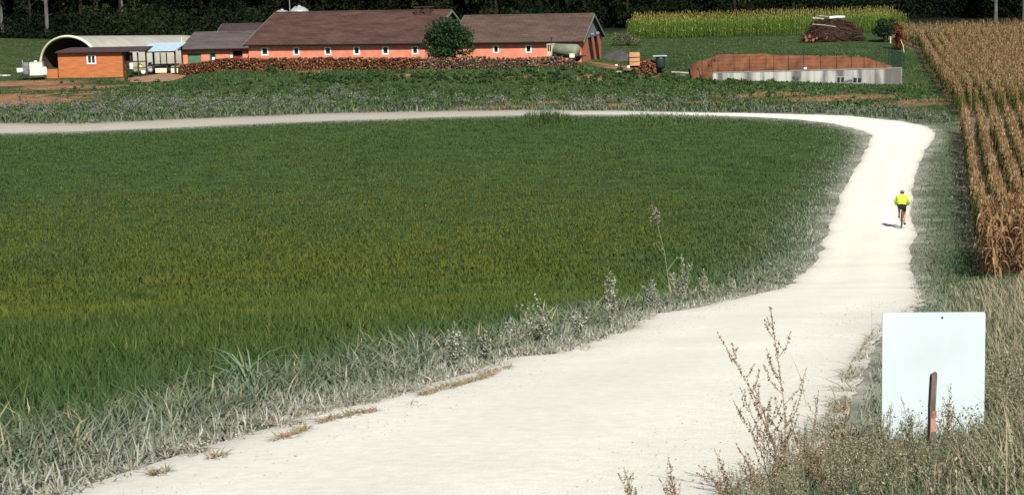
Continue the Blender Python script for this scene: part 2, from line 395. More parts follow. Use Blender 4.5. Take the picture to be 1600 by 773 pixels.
x, y = scatter(8, 60, lambda D: min(900, 900*(14/D)**1.4), x0=-9, x1=14); rd = road_dist(x, y); inf = inside(x, y, FIELD)
k = np.where(inf, rd < .55, (rd < .17) & inside(x, y, ROADPOLY)) & (RNG.random(len(x)) < np.clip(1.5*(vnoise(x, y, .5, 52)-.3), 0, 1)); x, y = x[k], y[k]; n = len(x)
col = np.array([(.40, .39, .33), (.30, .29, .23), (.20, .23, .15), (.36, .30, .20)])[RNG.integers(0, 4, n)]*U(n, .6, 1.2)[:, None]
tag(blades('trodden_straw', np.c_[x, y, zt(x, y)+.02], U(n, .03, .11), U(n, .006, .014)*np.maximum(1, y/15)**.6, U(n, 0, 6.283), U(n, .8, 3.2), U(n, .2, .9), col, 3),
    'pale flattened straw and weeds spilling on to the gravel edge', 'straw', kind='stuff')
# 3 grass bank between road and maize, and round the sign
x, y = scatter(6.3, 152, lambda D: min(1100, 1100*(11/D)**1.42)); x2, y2 = scatter(6.3, 62, lambda D: min(420, 420*(11/D)**1.42), x0=4, x1=26); k2 = x2 > .315*y2+1.5; x = np.r_[x, x2[k2]]; y = np.r_[y, y2[k2]]
RIGHT = np.vstack([Ra[:np.argmax(Ra[:, 1] > 140)], [(CB[2].x+8, 152), (75, 152), (75, 2), (Ra[0, 0], 2)]])
RIGHT = np.vstack([Ra[:int(np.argmin(np.hypot(Ra[:, 0]-at(1461,209).x, Ra[:, 1]-at(1461,209).y)))+1], [(at(1461,209).x+1, 152), (80, 152), (80, 1)]])
k = inside(x, y, RIGHT) & (x < corn_x(y)+.1+40*(y < 52)+1.2*(y < 60)); x, y = x[k], y[k]; rd = road_dist(x, y); k = rd > .1
x, y, rd = x[k], y[k], rd[k]; keep = RNG.random(len(x)) < (.3+1.25*vnoise(x, y, 1.1, 51)); x, y, rd = x[keep], y[keep], rd[keep]; n = len(x)
tall = np.clip(smooth01(60, 46, y)*0 + (1-smooth01(40, 58, y)), 0, 1)*smooth01(.3, 2.2, rd)
dryk = np.clip((1-smooth01(38, 62, y))*smooth01(.2, 1.3, rd)*(.35+1.1*fbm(x, y, 2.5, 53)), 0, 1)
col = mixc((.088, .125, .055), (.046, .092, .034), np.clip((fbm(x, y, 4, 55)-.3)*2.2, 0, 1)); dd = (RNG.random(n) < dryk*.8); col[dd] = np.array([.26, .225, .155])
lane = np.exp(-((x-(np.interp(y, *[list(t) for t in zip(*sorted([(p[1], p[0]) for p in RaW[:len(RaW)*5//8:6]]))])+2.6))/.7)**2)*(y > 75)*fbm(x, y, 4, 57)
col = mixc(col, (.30, .29, .25), np.clip(lane*1.1, 0, .42)); col *= U(n, .55, 1.4)[:, None]
col = mixc(col, DUST*.75, np.clip(np.exp(-rd/.42)*U(n, .3, 1.1), 0, .85))
h = (.14+.42*tall*(.6+.8*fbm(x, y, 1.5, 59)))*U(n, .3, 1.35)*(.5+.5*smooth01(0, .8, rd)); w = .0062*np.maximum(1, y/10)**.75*U(n, .6, 1.5)
tag(blades('bank_grass', np.c_[x, y, zt(x, y)-.01], h, w, U(n, 0, 6.283), U(n, .1, .8), U(n, 0, .5), col, 3),
    'green and straw-coloured grass between the road and the maize', 'grass', kind='stuff')

# 4 rough meadow beyond the far road up to the farm and round it
x, y = scatter(130, 236, lambda D: 15, spread=.32)
k = ~inside(x, y, FIELD) & ~inside(x, y, ROADPOLY) & (x < corn_x(y)-.4); x, y = x[k], y[k]
soilm = np.zeros(len(x))
for px, py, rx, ry in SOIL:
    p = at(px, py); soilm = np.maximum(soilm, np.clip(1.4-((x-p.x)/rx)**2-((y-p.y)/ry)**2, 0, 1))
rd = np.where(y < 165, road_dist(x, y), 20)
k = (rd > .3) & (RNG.random(len(x)) > soilm*np.where(x > 15, .6, .93)) & (~inside(x, y, np.array([(p.x, p.y) for p in (at(1461,209), Vector((26, 152)), Vector((60, 152)), Vector((60, 100)))])) | True)
k &= ~(inside(x, y, RIGHT) & (y < 150))
x, y, rd = x[k], y[k], rd[k]; n = len(x)
pt = fbm(x, y, 7, 61)
col = mixc((.064, .112, .034), (.044, .086, .028), np.clip((pt-.35)*3, 0, 1)); band = np.exp(-((y-174-.0*x)/5)**2)
col = mixc(col, (.135, .155, .115), np.clip(np.exp(-np.maximum(rd-.5, 0)/3.2)*U(n, .4, 1.2)*1.0, 0, .9))
yl = RNG.random(n) < .05; col[yl] = (.17, .16, .06)
col *= U(n, .65, 1.35)[:, None]
h = (.16+.35*np.exp(-rd/6)*fbm(x, y, 2.5, 63)*2)*U(n, .5, 1.4); h = np.where(y > 190, h*.55, h)
tag(blades('meadow_grass', np.c_[x, y, zt(x, y)-.02], h, U(n, .05, .16), U(n, 0, 6.283), U(n, .1, .8), U(n, 0, .4), col, 2),
    'rough grey-green meadow between the far road and the farm', 'grass', kind='stuff')

# leaf scraps for shrubs, weeds and crowns
def leafcloud(C, size, col, flat=0.0, rng=RNG):
    n = len(C); a = rng.normal(size=(n, 3)); a[:, 2] *= (1-flat); a /= np.linalg.norm(a, axis=1)[:, None]
    b = np.cross(a, rng.normal(size=(n, 3))); b /= np.linalg.norm(b, axis=1)[:, None]
    a = a*(size*.5)[:, None]; b = b*(size*.28)[:, None]; nn = np.cross(a, b); nn /= np.linalg.norm(nn, axis=1)[:, None]
    V = np.stack([C-a, C+b-nn*(size*.06)[:, None], C+a, C-b-nn*(size*.06)[:, None]], 1).reshape(-1, 3); q = np.arange(n)*4
    return V, np.c_[q, q+1, q+2, q+3], np.repeat(col, 4, axis=0)
def clump_points(n, centres, radii, rng=RNG, shell=.45):
    i = rng.integers(0, len(centres), n); d = rng.normal(size=(n, 3)); d /= np.linalg.norm(d, axis=1)[:, None]
    r = (shell + (1-shell)*rng.random(n)**.6); return centres[i] + d*(r*radii[i][:, 0])[:, None]*np.c_[np.ones(n), np.ones(n), radii[i][:, 1]], i

# low dark leafy plants in front of the wood stacks (a rank patch nobody could count) and grey weeds along the far road
def rank(name, pts, label, c0, c1, hr, per, ls):
    Cs, cols = [], []
    pts = [p for p in pts if not inside([p[0]], [p[1]], ROADPOLY)[0]]
    for (x0, y0) in pts:
        n = per; hh = random.uniform(*hr); r = hh*random.uniform(.6, 1.2)
        d = RNG.normal(size=(n, 3)); d /= np.linalg.norm(d, axis=1)[:, None]; q = RNG.random(n)**.5
        p = np.c_[x0+d[:, 0]*r*q, y0+d[:, 1]*r*q, np.full(n, float(zt(x0, y0)))+np.abs(d[:, 2])*hh*q+.03]
        Cs.append(p); k = random.random(); base = np.array(c0)*(1-k)+np.array(c1)*k
        cols.append(base*U(n, .6, 1.4)[:, None])
    C = np.vstack(Cs); V, q, c = leafcloud(C, U(len(C), *ls), np.vstack(cols))
    tag(link(name, np_mesh(name, V, q, None, c, M_LEAF)), label, 'weeds', kind='stuff')
pts = []
for i in range(330):
    px = random.uniform(470, 1180); py = 121+random.gauss(0, 5.5) - (px-800)*.006
    if px > 1030: py = max(py, 119.5+(px-1050)*.08+abs(random.gauss(0, 4)))
    p = at(px, py); pts.append((p.x, p.y))
for i in range(60):
    px = random.uniform(1100, 1480); py = 141+random.gauss(0, 5)
    p = at(px, py); pts.append((p.x, p.y))
pts2 = pts[330:]; pts = pts[:330]
rank('leafy_weeds', pts, 'low dark green leafy plants below the firewood stacks', (.026, .056, .020), (.058, .092, .030), (.15, .42), 60, (.12, .28))
rank('creeping_weeds', pts2, 'low green creeping weeds below the concrete wall', (.03, .065, .028), (.06, .095, .04), (.08, .22), 60, (.08, .18))
pts = []
for i in range(300):
    px = random.uniform(-20, 560); t = px/560
    p = at(px, 181-18*t + random.gauss(-6, 9)); pts.append((p.x, p.y))
for i in range(110):
    p = at(random.uniform(560, 1180), random.gauss(160, 5)); pts.append((p.x, p.y))
for i in range(50):
    px = random.uniform(1180, 1480); p = at(px, random.gauss(171, 2.5)+max(0, px-1300)*.09); pts.append((p.x, p.y))
rank('roadside_weeds', pts, 'dusty grey-green weeds along the back of the far road', (.105, .13, .09), (.19, .205, .16), (.25, .7), 80, (.08, .18))
pts = [(at(random.uniform(90, 1250), random.uniform(126, 152)).to_2d()) for i in range(300)]
rank('meadow_weeds', [(p.x, p.y) for p in pts if p.y > 150], 'dark green weed clumps in the meadow below the farm', (.04, .078, .026), (.066, .11, .038), (.15, .4), 45, (.12, .25))

# dry streaks of weed lying on the white road edge
xs, ys = [], []
for (x0, y0, x1, y1, n_) in [(430,693,480,676,260),(500,665,590,645,420),(655,622,775,587,700),(700,610,800,575,260),(328,722,352,718,60),(235,748,262,744,70),(640,640,655,636,30),(1290,655,1320,640,90),(1340,560,1365,520,120),(905,552,925,546,40)]:
    for _ in range(n_):
        t = random.random(); p = at(x0+(x1-x0)*t, y0+(y1-y0)*t + random.gauss(0, 2.0) + 5*(vnoise(t*6, x0, 1, 3)-.5)); xs.append(p.x); ys.append(p.y)
x, y = np.array(xs), np.array(ys); n = len(x); col = mixc((.30, .22, .13), (.22, .24, .16), U(n, 0, 1))*U(n, .6, 1.2)[:, None]; rdk = RNG.random(n) < .2; col[rdk] = (.33, .17, .09)
tag(blades('dry_tufts', np.c_[x, y, zt(x, y)+.02], U(n, .02, .06), U(n, .007, .014), U(n, 0, 6.28), U(n, .8, 3.0), U(n, .1, .6), col, 2),
    'withered brown weed streaks on the white gravel', 'weeds', kind='stuff')
# stones on the gravel
x, y = scatter(7.5, 40, lambda D: 60 if D < 20 else 22, x0=-8, x1=9); k = inside(x, y, ROADPOLY); x, y = x[k], y[k]
n = len(x); sz = U(n, .006, .02)*np.maximum(1, y/22); V, q, c = leafcloud(np.c_[x, y, zt(x, y)+.05*0+.055], sz, np.tile([.5, .48, .43], (n, 1))*U(n, .55, 1.1)[:, None], .5)
tag(link('road_gravel', np_mesh('road_gravel', V, q, None, c, M_DRYLEAF)), kind='stuff')
# ------------------------------------------------------------------ farm buildings
M_ORANGE = mat('orange_render', (.62, .195, .12), .85, .10, 1.2, c2=(.70, .255, .165), bump=.1)
M_ORANGE_D = mat('shade_toned_orange_render', (.36, .105, .055), .9, .2, 1.5, c2=(.44, .14, .075), bump=.15)  # redder render, also darkened to stand in for weak light on the gable
def roof_mat(name, lo, hi, rows=2.6):
    m, t, b = new_mat(name); b.inputs['Roughness'].default_value = .85; b.inputs['Specular IOR Level'].default_value = .15
    tc = t.nodes.new('ShaderNodeTexCoord'); mp = t.nodes.new('ShaderNodeMapping'); mp.inputs['Scale'].default_value = (.35, .8, 1)
    n1 = t.nodes.new('ShaderNodeTexNoise'); n1.inputs['Scale'].default_value = 1.1; n1.inputs['Detail'].default_value = 9; n1.inputs['Roughness'].default_value = .7
    rp = t.nodes.new('ShaderNodeValToRGB'); rp.color_ramp.elements[0].position = .35; rp.color_ramp.elements[1].position = .66
    rp.color_ramp.elements[0].color = (*lo, 1); rp.color_ramp.elements[1].color = (*hi, 1)
    br = t.nodes.new('ShaderNodeTexBrick'); br.inputs['Scale'].default_value = 1; br.inputs['Brick Width'].default_value = .9; br.inputs['Row Height'].default_value = .42
    br.inputs['Mortar Size'].default_value = .035; br.inputs['Mortar Smooth'].default_value = .3
    br.inputs['Color1'].default_value = (1, 1, 1, 1); br.inputs['Color2'].default_value = (.78, .78, .78, 1); br.inputs['Mortar'].default_value = (.55, .55, .55, 1)
    mx = t.nodes.new('ShaderNodeMix'); mx.data_type = 'RGBA'; mx.blend_type = 'MULTIPLY'; mx.inputs[0].default_value = .8
    t.links.new(tc.outputs['Object'], mp.inputs[0]); t.links.new(mp.outputs[0], n1.inputs['Vector']); t.links.new(n1.outputs['Fac'], rp.inputs[0])
    t.links.new(tc.outputs['Object'], br.inputs['Vector']); t.links.new(rp.outputs[0], mx.inputs[6]); t.links.new(br.outputs['Color'], mx.inputs[7])
    t.links.new(mx.outputs[2], b.inputs['Base Color'])
    bp = t.nodes.new('ShaderNodeBump'); bp.inputs['Strength'].default_value = .5; bp.inputs['Distance'].default_value = .04
    t.links.new(br.outputs['Fac'], bp.inputs['Height']); bp.invert = True; t.links.new(bp.outputs[0], b.inputs['Normal'])
    return m
M_ROOF1 = roof_mat('brown_roof', (.054, .028, .023), (.108, .060, .048))
M_ROOF2 = roof_mat('grey_brown_roof', (.062, .042, .034), (.118, .08, .063))
M_ROOF3 = roof_mat('grey_roof', (.075, .06, .055), (.13, .11, .10))
M_ROOF4 = roof_mat('violet_roof', (.05, .033, .04), (.075, .05, .058))
M_BOARD = mat('grey_boarding', (.15, .16, .165), .85, .25, 2.5, stretch=(4, 4, .4), bump=.3)
M_FASCIA = mat('green_grey_fascia', (.14, .17, .145), .8, .25, 3)
M_WOOD = mat('orange_timber', (.40, .125, .04), .75, .22, 1.6, c2=(.50, .18, .065), stretch=(.6, .6, 9), bump=.35)
M_WOOD_D = mat('dark_timber', (.05, .03, .024), .85, .3, 3, stretch=(3, 3, .5))
M_GREENDOOR = mat('green_paint', (.075, .16, .09), .7, .2, 2)
M_RED = mat('red_paint', (.28, .02, .018), .6, .2, 3)
M_CONC = mat('stained_concrete', (.19, .18, .165), .92, .1, .8, c2=(.60, .60, .55), stretch=(1.1, 1.1, .16), bump=.25, detail=9)
_r = [n_ for n_ in M_CONC.node_tree.nodes if n_.type == 'VALTORGB'][0]; _r.color_ramp.elements[0].position = .40; _r.color_ramp.elements[1].position = .60
M_SHEET = mat('pale_blue_sheet', (.36, .47, .55), .4, .08, 2, spec=.5)
M_MEMB = mat('cream_membrane', (.30, .295, .25), .7, .12, .8, stretch=(.4, 2, 1))
M_MEMB_IN = mat('membrane_inside_shade', (.06, .038, .025), .9, .2, 1)  # membrane darkened on the inner side, painting the shade within the tunnel
M_CREAM = mat('cream_edge', (.74, .70, .52), .6, .08, 2)
M_PALEGREEN = mat('pale_cream_plastic', (.62, .64, .50), .5, .08, 2)

def wall_holes(mb, L, h, holes, depth=.18):
    """front wall face (y = 0) of length L with recessed rectangular openings (x0, x1, z0, z1)"""
    xs = sorted({0, L, *[q for a in holes for q in a[:2]]})
    for a, b in zip(xs[:-1], xs[1:]):
        hs = sorted([(q[2], q[3]) for q in holes if q[0] <= a+1e-6 and q[1] >= b-1e-6])
        z = -.6
        for z0, z1 in hs:
            mb.add([(a, 0, z), (b, 0, z), (b, 0, z0), (a, 0, z0)], [(0, 1, 2, 3)]); z = z1
        mb.add([(a, 0, z), (b, 0, z), (b, 0, h), (a, 0, h)], [(0, 1, 2, 3)])
    for x0, x1, z0, z1 in holes:
        d = depth
        mb.add([(x0, 0, z0), (x1, 0, z0), (x1, 0, z1), (x0, 0, z1), (x0, d, z0), (x1, d, z0), (x1, d, z1), (x0, d, z1)],
               [(0, 4, 5, 1), (1, 5, 6, 2), (2, 6, 7, 3), (3, 7, 4, 0)])
def gable_house(name, label, cat, loc, rz, L, hf, hb, eave, rise, roofm, wallm, holes, over=.35, endm=None, gables=True, gholes=None, boards=None):
    t = thing(name, label, cat, loc, rz)
    w = MB(); wall_holes(w, L, eave, holes)
    D = hf+hb; top = eave+rise-.12
    w.add([(0, D, -.6), (L, D, -.6), (L, D, eave), (0, D, eave)], [(1, 0, 3, 2)])
    w.add([(0, 0, -.6), (0, D, -.6), (0, D, eave), (0, 0, eave)], [(1, 0, 3, 2)])
    if not gholes: w.add([(L, 0, -.6), (L, D, -.6), (L, D, eave), (L, 0, eave)], [(0, 1, 2, 3)])
    w.build('wall', wallm, t)
    if gholes:     # right end wall with slanting openings, a part with its own redder render, grazing light painted in as darkening
        g = MB(); ys = [0.0, D]; cuts = sorted(gholes); prev0, prev1 = 0.0, 0.0
        for (a, b, a2, b2) in cuts:
            g.add([(L, prev0, -.6), (L, a2, -.6), (L, a, eave), (L, prev1, eave)], [(0, 1, 2, 3)]); prev0, prev1 = b2, b
        g.add([(L, prev0, -.6), (L, D, -.6), (L, D, eave), (L, prev1, eave)], [(0, 1, 2, 3)])
        for (a, b, a2, b2) in cuts:
            for p, q in ((a, a2), (b, b2)):
                g.add([(L, q, -.6), (L, p, eave), (L-.06, p, eave), (L-.06, q, -.6)], [(0, 1, 2, 3)])
        g.build('end_wall', M_ORANGE_D, t)
        for (a, b, a2, b2) in cuts:
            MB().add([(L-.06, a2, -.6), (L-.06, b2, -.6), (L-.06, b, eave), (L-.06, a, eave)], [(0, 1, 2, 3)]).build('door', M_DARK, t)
    for i, x in enumerate((-.02, L+.02)):
        g = MB(); dx = .1 if i else -.1
        vs = [(x, -.02, eave+.002), (x, D+.02, eave+.002), (x, hf, top), (x-dx, -.02, eave+.002), (x-dx, D+.02, eave+.002), (x-dx, hf, top)]
        g.add(vs, [(0, 1, 2), (3, 5, 4), (0, 3, 4, 1), (1, 4, 5, 2), (2, 5, 3, 0)]).build('gable_boarding', boards or M_BOARD, t)
    r = MB(); th = .14; sf = rise/hf; sb = rise/hb
    x0, x1 = -over, L+over
    F0 = (-.45, eave-.45*sf+.06); Rr = (hf, eave+rise+.06); B0 = (D+.45, eave-.45*sb+.06)
    sec = [F0, Rr, B0, (B0[0], B0[1]-th), (Rr[0], Rr[1]-th), (F0[0], F0[1]-th)]
    vs = [(x0, y, z) for y, z in sec]+[(x1, y, z) for y, z in sec]
    r.add(vs, [(0, 6, 7, 1), (1, 7, 8, 2), (2, 8, 9, 3), (5, 4, 10, 11), (4, 3, 9, 10), (0, 5, 11, 6), (0, 1, 4, 5), (1, 2, 3, 4), (6, 11, 10, 7), (7, 10, 9, 8)])
    ro = r.build('roof', roofm, t)
    rd = MB(); rd.tube([(x0, hf, eave+rise+.07), (x1, hf, eave+rise+.07)], .11, 6); rd.build('ridge_cap', roofm, ro)
    for i, x in enumerate((x0-.03, x1+.03)):
        f = MB(); y = .05
        for (ya, za), (yb, zb) in ((F0, Rr), (Rr, B0)):
            a = (x-.03, ya, za-.2); f.add([(x-.025, ya, za-.22), (x+.025, ya, za-.22), (x+.025, yb, zb-.22), (x-.025, yb, zb-.22), (x-.025, ya, za+.02), (x+.025, ya, za+.02), (x+.025, yb, zb+.02), (x-.025, yb, zb+.02)],
                 [(0, 3, 2, 1), (4, 5, 6, 7), (0, 1, 5, 4), (1, 2, 6, 5), (2, 3, 7, 6), (3, 0, 4, 7)])
        f.build('fascia', M_FASCIA, ro)
    gt = MB().tube([(x0, -.52, F0[1]-.05), (x1, -.52, F0[1]-.05)], .06, 6).build('gutter', M_DKSTEEL, ro)
    return t
def window(parent, x0, x1, z0, z1, fm=None, y=-.03, sill=True, mull=0):
    b = .13; f = MB()
    f.box((x0-.05, y, z0-.03), (x0+b-.05, y+.1, z1+.02)); f.box((x1-b+.05, y, z0-.03), (x1+.05, y+.1, z1+.02))
    f.box((x0-.05, y-.005, z0-.15), (x1+.05, y+.12, z0-.03)); f.box((x0+b-.05, y+.004, z1-.05), (x1-b+.05, y+.1, z1+.02))
    for k in range(mull):
        c = x0+(x1-x0)*(k+1)/(mull+1); f.box((c-.04, y+.02, z0-.03), (c+.04, y+.09, z1-.05))
    w = f.build('window', fm or M_WHITE, parent)
    g = MB(); g.box((x0, .1, z0), (x1, .14, z1)); g.build('pane', M_GLASS, w)
    return w
TH1, TH2 = R(18), R(14)
# main barn
p = at_y(388, 68, 201.5); EV = 2.75
A1 = Vector((p.x, p.y, p.z-EV)); L1 = 19.7
def barn_px_to_x(px, A, th):    # distance along a front wall for a pixel column
    lo, hi = -5., 40.
    for _ in range(40):
        c = (lo+hi)/2; q = A + Vector((math.cos(th)*c, -math.sin(th)*c, 1.5)); u, v = proj(q)
        if u < px: lo = c
        else: hi = c
    return lo
win = [(barn_px_to_x(a, A1, TH1), barn_px_to_x(b, A1, TH1)) for a, b in ((409, 419), (459, 467.5), (508, 517), (553, 562), (598, 607), (644.5, 653))]
hl = [(a, b, 1.6, 2.25) for a, b in win]
barn1 = gable_house('barn', 'long orange barn with brown roof, six white-framed windows and tall bush at its right gable', 'barn', A1, -TH1, L1, 7.6, 6.0, EV, 2.85, M_ROOF1, M_ORANGE, hl)
for a in hl: window(barn1, *a)
for x in (16.6, 17.7):           # two dark roof vents on the ridge
    v = MB(); v.box((x-.3, 6.4, EV+2.4), (x+.3, 7.5, EV+3.25)); v.box((x-.4, 6.3, EV+3.25), (x+.4, 7.7, EV+3.33)); v.build('roof_vent', M_WOOD_D, barn1)
# right barn
p = at_y(908, 62, 194.5); EV2 = 2.3; L2 = 13.3
A2 = Vector((p.x-math.cos(TH2)*L2, p.y+math.sin(TH2)*L2, p.z-EV2))
win2 = [(barn_px_to_x(a, A2, TH2), barn_px_to_x(b, A2, TH2)) for a, b in ((771, 779), (823, 831), (1e3, 1e3))]
win2[2] = (barn_px_to_x(820.5, A2, TH2), barn_px_to_x(830, A2, TH2)); win2 = [win2[0], (barn_px_to_x(821.5, A2, TH2), barn_px_to_x(830, A2, TH2))]
hl2 = [(a, b, 1.15, 1.78) for a, b in win2]
D2 = 5.3+5.1
barn2 = gable_house('barn', 'right-hand orange barn with grey boarded gable and two dark slanting doorways', 'barn', A2, -TH2, L2, 5.3, 5.1, EV2, 2.3, M_ROOF2, M_ORANGE, hl2,
                    gholes=[(3.3, 5.4, 5.2, 7.1), (6.4, 8.4, 8.2, 10.0)])
for a in hl2: window(barn2, *a)
for y in (4.2, 7.0):
    MB().tube([(L2+.1, y, EV2+.25), (L2+.35, y+.3, EV2+.3)], .17, 8).build('door_canopy', M_BOARD, barn2)
# small left stable and the roof behind it
p = at_y(284, 76, 206); A3 = Vector((p.x, p.y, p.z-2.3)); TH3 = R(8)
f3 = lambda px: barn_px_to_x(px, A3, TH3)
hl3 = [(f3(293), f3(314), .3, 1.75), (f3(328), f3(337), .5, 1.75), (f3(359), f3(363), .2, 1.8), (f3(364), f3(379), .2, 1.95)]
st = gable_house('stable', 'low orange stable with grey roof and green door left of the long barn', 'stable', A3, -TH3, 7.6, 5.6, 4.5, 2.3, 1.35, M_ROOF3, M_ORANGE, hl3, over=.25)
MB().box((hl3[0][0]+.02, .1, .3), (hl3[0][1]-.02, .16, 1.74)).build('door', M_GREENDOOR, st)
w = window(st, *hl3[1], fm=M_GREENDOOR); MB().box((hl3[1][0]+.2, .06, .6), (hl3[1][1]-.1, .09, 1.3)).build('curtain', M_WHITE, w)
MB().box((hl3[2][0]+.02, .08, .2), (hl3[2][1]-.02, .14, 1.78)).build('shutter', M_WHITE, st)
dr = MB().box((hl3[3][0]+.02, .1, .2), (hl3[3][1]-.02, .15, 1.35)).build('door', M_RED, st)
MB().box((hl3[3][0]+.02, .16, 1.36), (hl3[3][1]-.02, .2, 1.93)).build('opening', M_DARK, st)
p = at_y(338, 62, 222); A4 = Vector((p.x, p.y, p.z-2.2))
gable_house('shed', 'low violet-roofed shed showing behind the stable roof', 'shed', A4, -R(6), 6.5, 4, 4, 2.4, 1.3, M_ROOF4, M_ORANGE_D, [], over=.3)
# silos behind the long barn
for px, py, r_, dome, lab in ((468, 23, 1.15, .9, 'taller grey domed grain silo rising behind the barn roof'), (441, 22, .85, .42, 'smaller grey domed grain silo nearer the barn roof end')):
    q = at_y(px, py, 216); g = float(zt(q.x, q.y)); t = thing('grain_silo', lab, 'silo', (q.x, q.y, g-.1), 0, 'domed grain silos behind the barn')
    hgt = q.z-g+.1
    MB().lathe([(r_*.97, 0), (r_*.97, hgt)], 20).build('cylinder', M_STEEL, t, True)
    MB().lathe([(r_*1.04, hgt-.02), (r_*.98, hgt+dome*.3), (r_*.8, hgt+dome*.62), (r_*.5, hgt+dome*.88), (r_*.18, hgt+dome), (.16, hgt+dome+.12)], 20).build('dome', M_STEEL, t, True)
    MB().tube([(-r_*.9, -.5, hgt-1), (-r_*.75, -.5, hgt+dome*.55), (-r_*.3, -.4, hgt+dome*1.02)], .05, 5).build('ladder_rail', M_STEEL, t)
q = at_y(453, 20, 213); g = float(zt(q.x, q.y))
t = thing('antenna_mast', 'thin grey mast standing between the silo domes', 'mast', (q.x, q.y, g))
MB().tube([(0, 0, -.1), (0, 0, q.z-g+2.6)], [.06, .035], 6).build('pole', M_STEEL, t); MB().tube([(-.4, 0, q.z-g+2.2), (.4, 0, q.z-g+2.2)], .02, 5).build('crossbar', M_STEEL, t)
# white marker posts beside the stable
q = at_y(284, 66, 211); g = float(zt(q.x, q.y)); t = thing('post', 'pale post by the left end of the stable roof', 'post', (q.x, q.y, g)); MB().tube([(0, 0, -.1), (0, 0, q.z-g+.5)], .06, 6).build('shaft', M_CREAM, t)

# arched shelter: half-tunnel of cream membrane
q = at(108, 108); SA = R(43); t = thing('arched_shelter', 'cream half-tunnel shelter with dark open mouth beside the timber shed', 'shelter', (at_y(109, 100, 207).x, 207.0, float(zt(q.x, 207.0))-.1), -R(0))
t.rotation_euler = (0, 0, R(90)-SA)     # local y runs down the tunnel
def arch(rw, rh, n=28): return [(-rw*math.cos(math.pi*i/n), rh*math.sin(math.pi*i/n)**.82) for i in range(n+1)]
t.rotation_euler = (0, 0, -SA)
TL = 15.5; W0, H0 = 5.7, 4.0
mb = MB(); n = 28; secs = 8; vs = []; fs = []
for j in range(secs+1):
    y = TL*j/secs; k = 1-.16*(j/secs)
    for (ax, az) in arch(W0, H0*k): vs.append((ax, y, az))
for j in range(secs):
    for i in range(n): a = j*(n+1)+i; fs.append((a, a+1, a+n+2, a+n+1))
mb.add(vs, fs); mb.add([vs[secs*(n+1)+i] for i in range(n+1)], [tuple(range(n, -1, -1))])
cv = mb.build('cover', M_MEMB, t, False)
mb = MB(); vs = []; fs = []
for j in (0, 1):
    for (ax, az) in arch(W0-.16, (H0-.16)*(1-.155*j)): vs.append((ax, .02+(TL-.3)*j, az))
for i in range(n): fs.append((i+1, i, i+n+1, i+n+2))
mb.add(vs, fs); mb.add([vs[n+1+i] for i in range(n+1)], [tuple(range(n+1))]); mb.build('shade_lining', M_MEMB_IN, t)
MB().tube([(ax, -.02, az) for ax, az in arch(W0-.05, H0-.05)], .15, 6).build('rim', M_CREAM, t, True)

# timber shed with open bays, canopy on posts, trailer below
q0 = at(92, 118.5); q1 = at(193, 117)
q0 = at_y(92, 117, 201); q1 = at_y(192.5, 116, 200)
TS = math.atan2(q0.y-q1.y, q1.x-q0.x); LS = math.hypot(q1.x-q0.x, q1.y-q0.y); zs = (q0.z+q1.z)/2
t = thing('timber_shed', 'orange timber shed with one white window and dark sloping roof', 'shed', (q0.x, q0.y, zs), -TS)
wx0, wx1 = LS*(138/101-92/101), LS*(151/101-92/101)
w = MB(); wall_holes(w, LS, 2.4, [(wx0, wx1, 1.22, 1.95)], .1)
w.add([(0, 0, -.6), (0, 2.4, -.6), (0, 2.4, 2.5), (0, 0, 2.4)], [(1, 0, 3, 2)]); w.add([(LS, 0, -.6), (LS, 2.4, -.6), (LS, 2.4, 2.5), (LS, 0, 2.4)], [(0, 1, 2, 3)])
w.add([(0, 2.4, -.6), (LS, 2.4, -.6), (LS, 2.4, 2.5), (0, 2.4, 2.5)], [(1, 0, 3, 2)]); w.build('wall', M_WOOD, t)
window(t, wx0, wx1, 1.22, 1.95, mull=1)
r = MB(); vs = [(.0, -.45, 2.42), (LS+2.7, -.45, 2.42), (LS+2.7, 1.6, 2.76), (.9, 1.6, 2.76), (LS+2.7, 2.7, 2.6), (.0, 2.7, 2.6)]
vs = vs+[(a, b, c-.12) for a, b, c in vs]; vs = [(a-.12 if a < .5 else a, b, c) for a, b, c in vs]
r.add(vs, [(0, 1, 2, 3), (3, 2, 4, 5), (0, 3, 5), (6, 9, 8, 7), (9, 11, 10, 8), (6, 11, 9), (0, 6, 7, 1), (1, 7, 8, 2), (2, 8, 10, 4), (4, 10, 11, 5), (5, 11, 6, 0)]); r.build('roof', M_ROOF4, t)
for x in (LS+.05, LS+.85, LS+1.6, LS+2.5):
    MB().box((x, -.05, -.4), (x+.13, .08, 2.2)).build('post', M_WOOD_D, t)
MB().box((LS+.18, -.03, 1.2), (LS+2.5, .02, 1.32)).box((LS+.18, -.03, .55), (LS+2.5, .02, .65)).build('rail', M_WOOD_D, t)
MB().box((LS+.2, .6, -.4), (LS+.9, .7, 2.2)).build('partition', M_WOOD_D, t)
MB().box((-1.25, -.25, -.5), (-.03, -.1, .62)).build('low_boarding', M_WOOD, t)
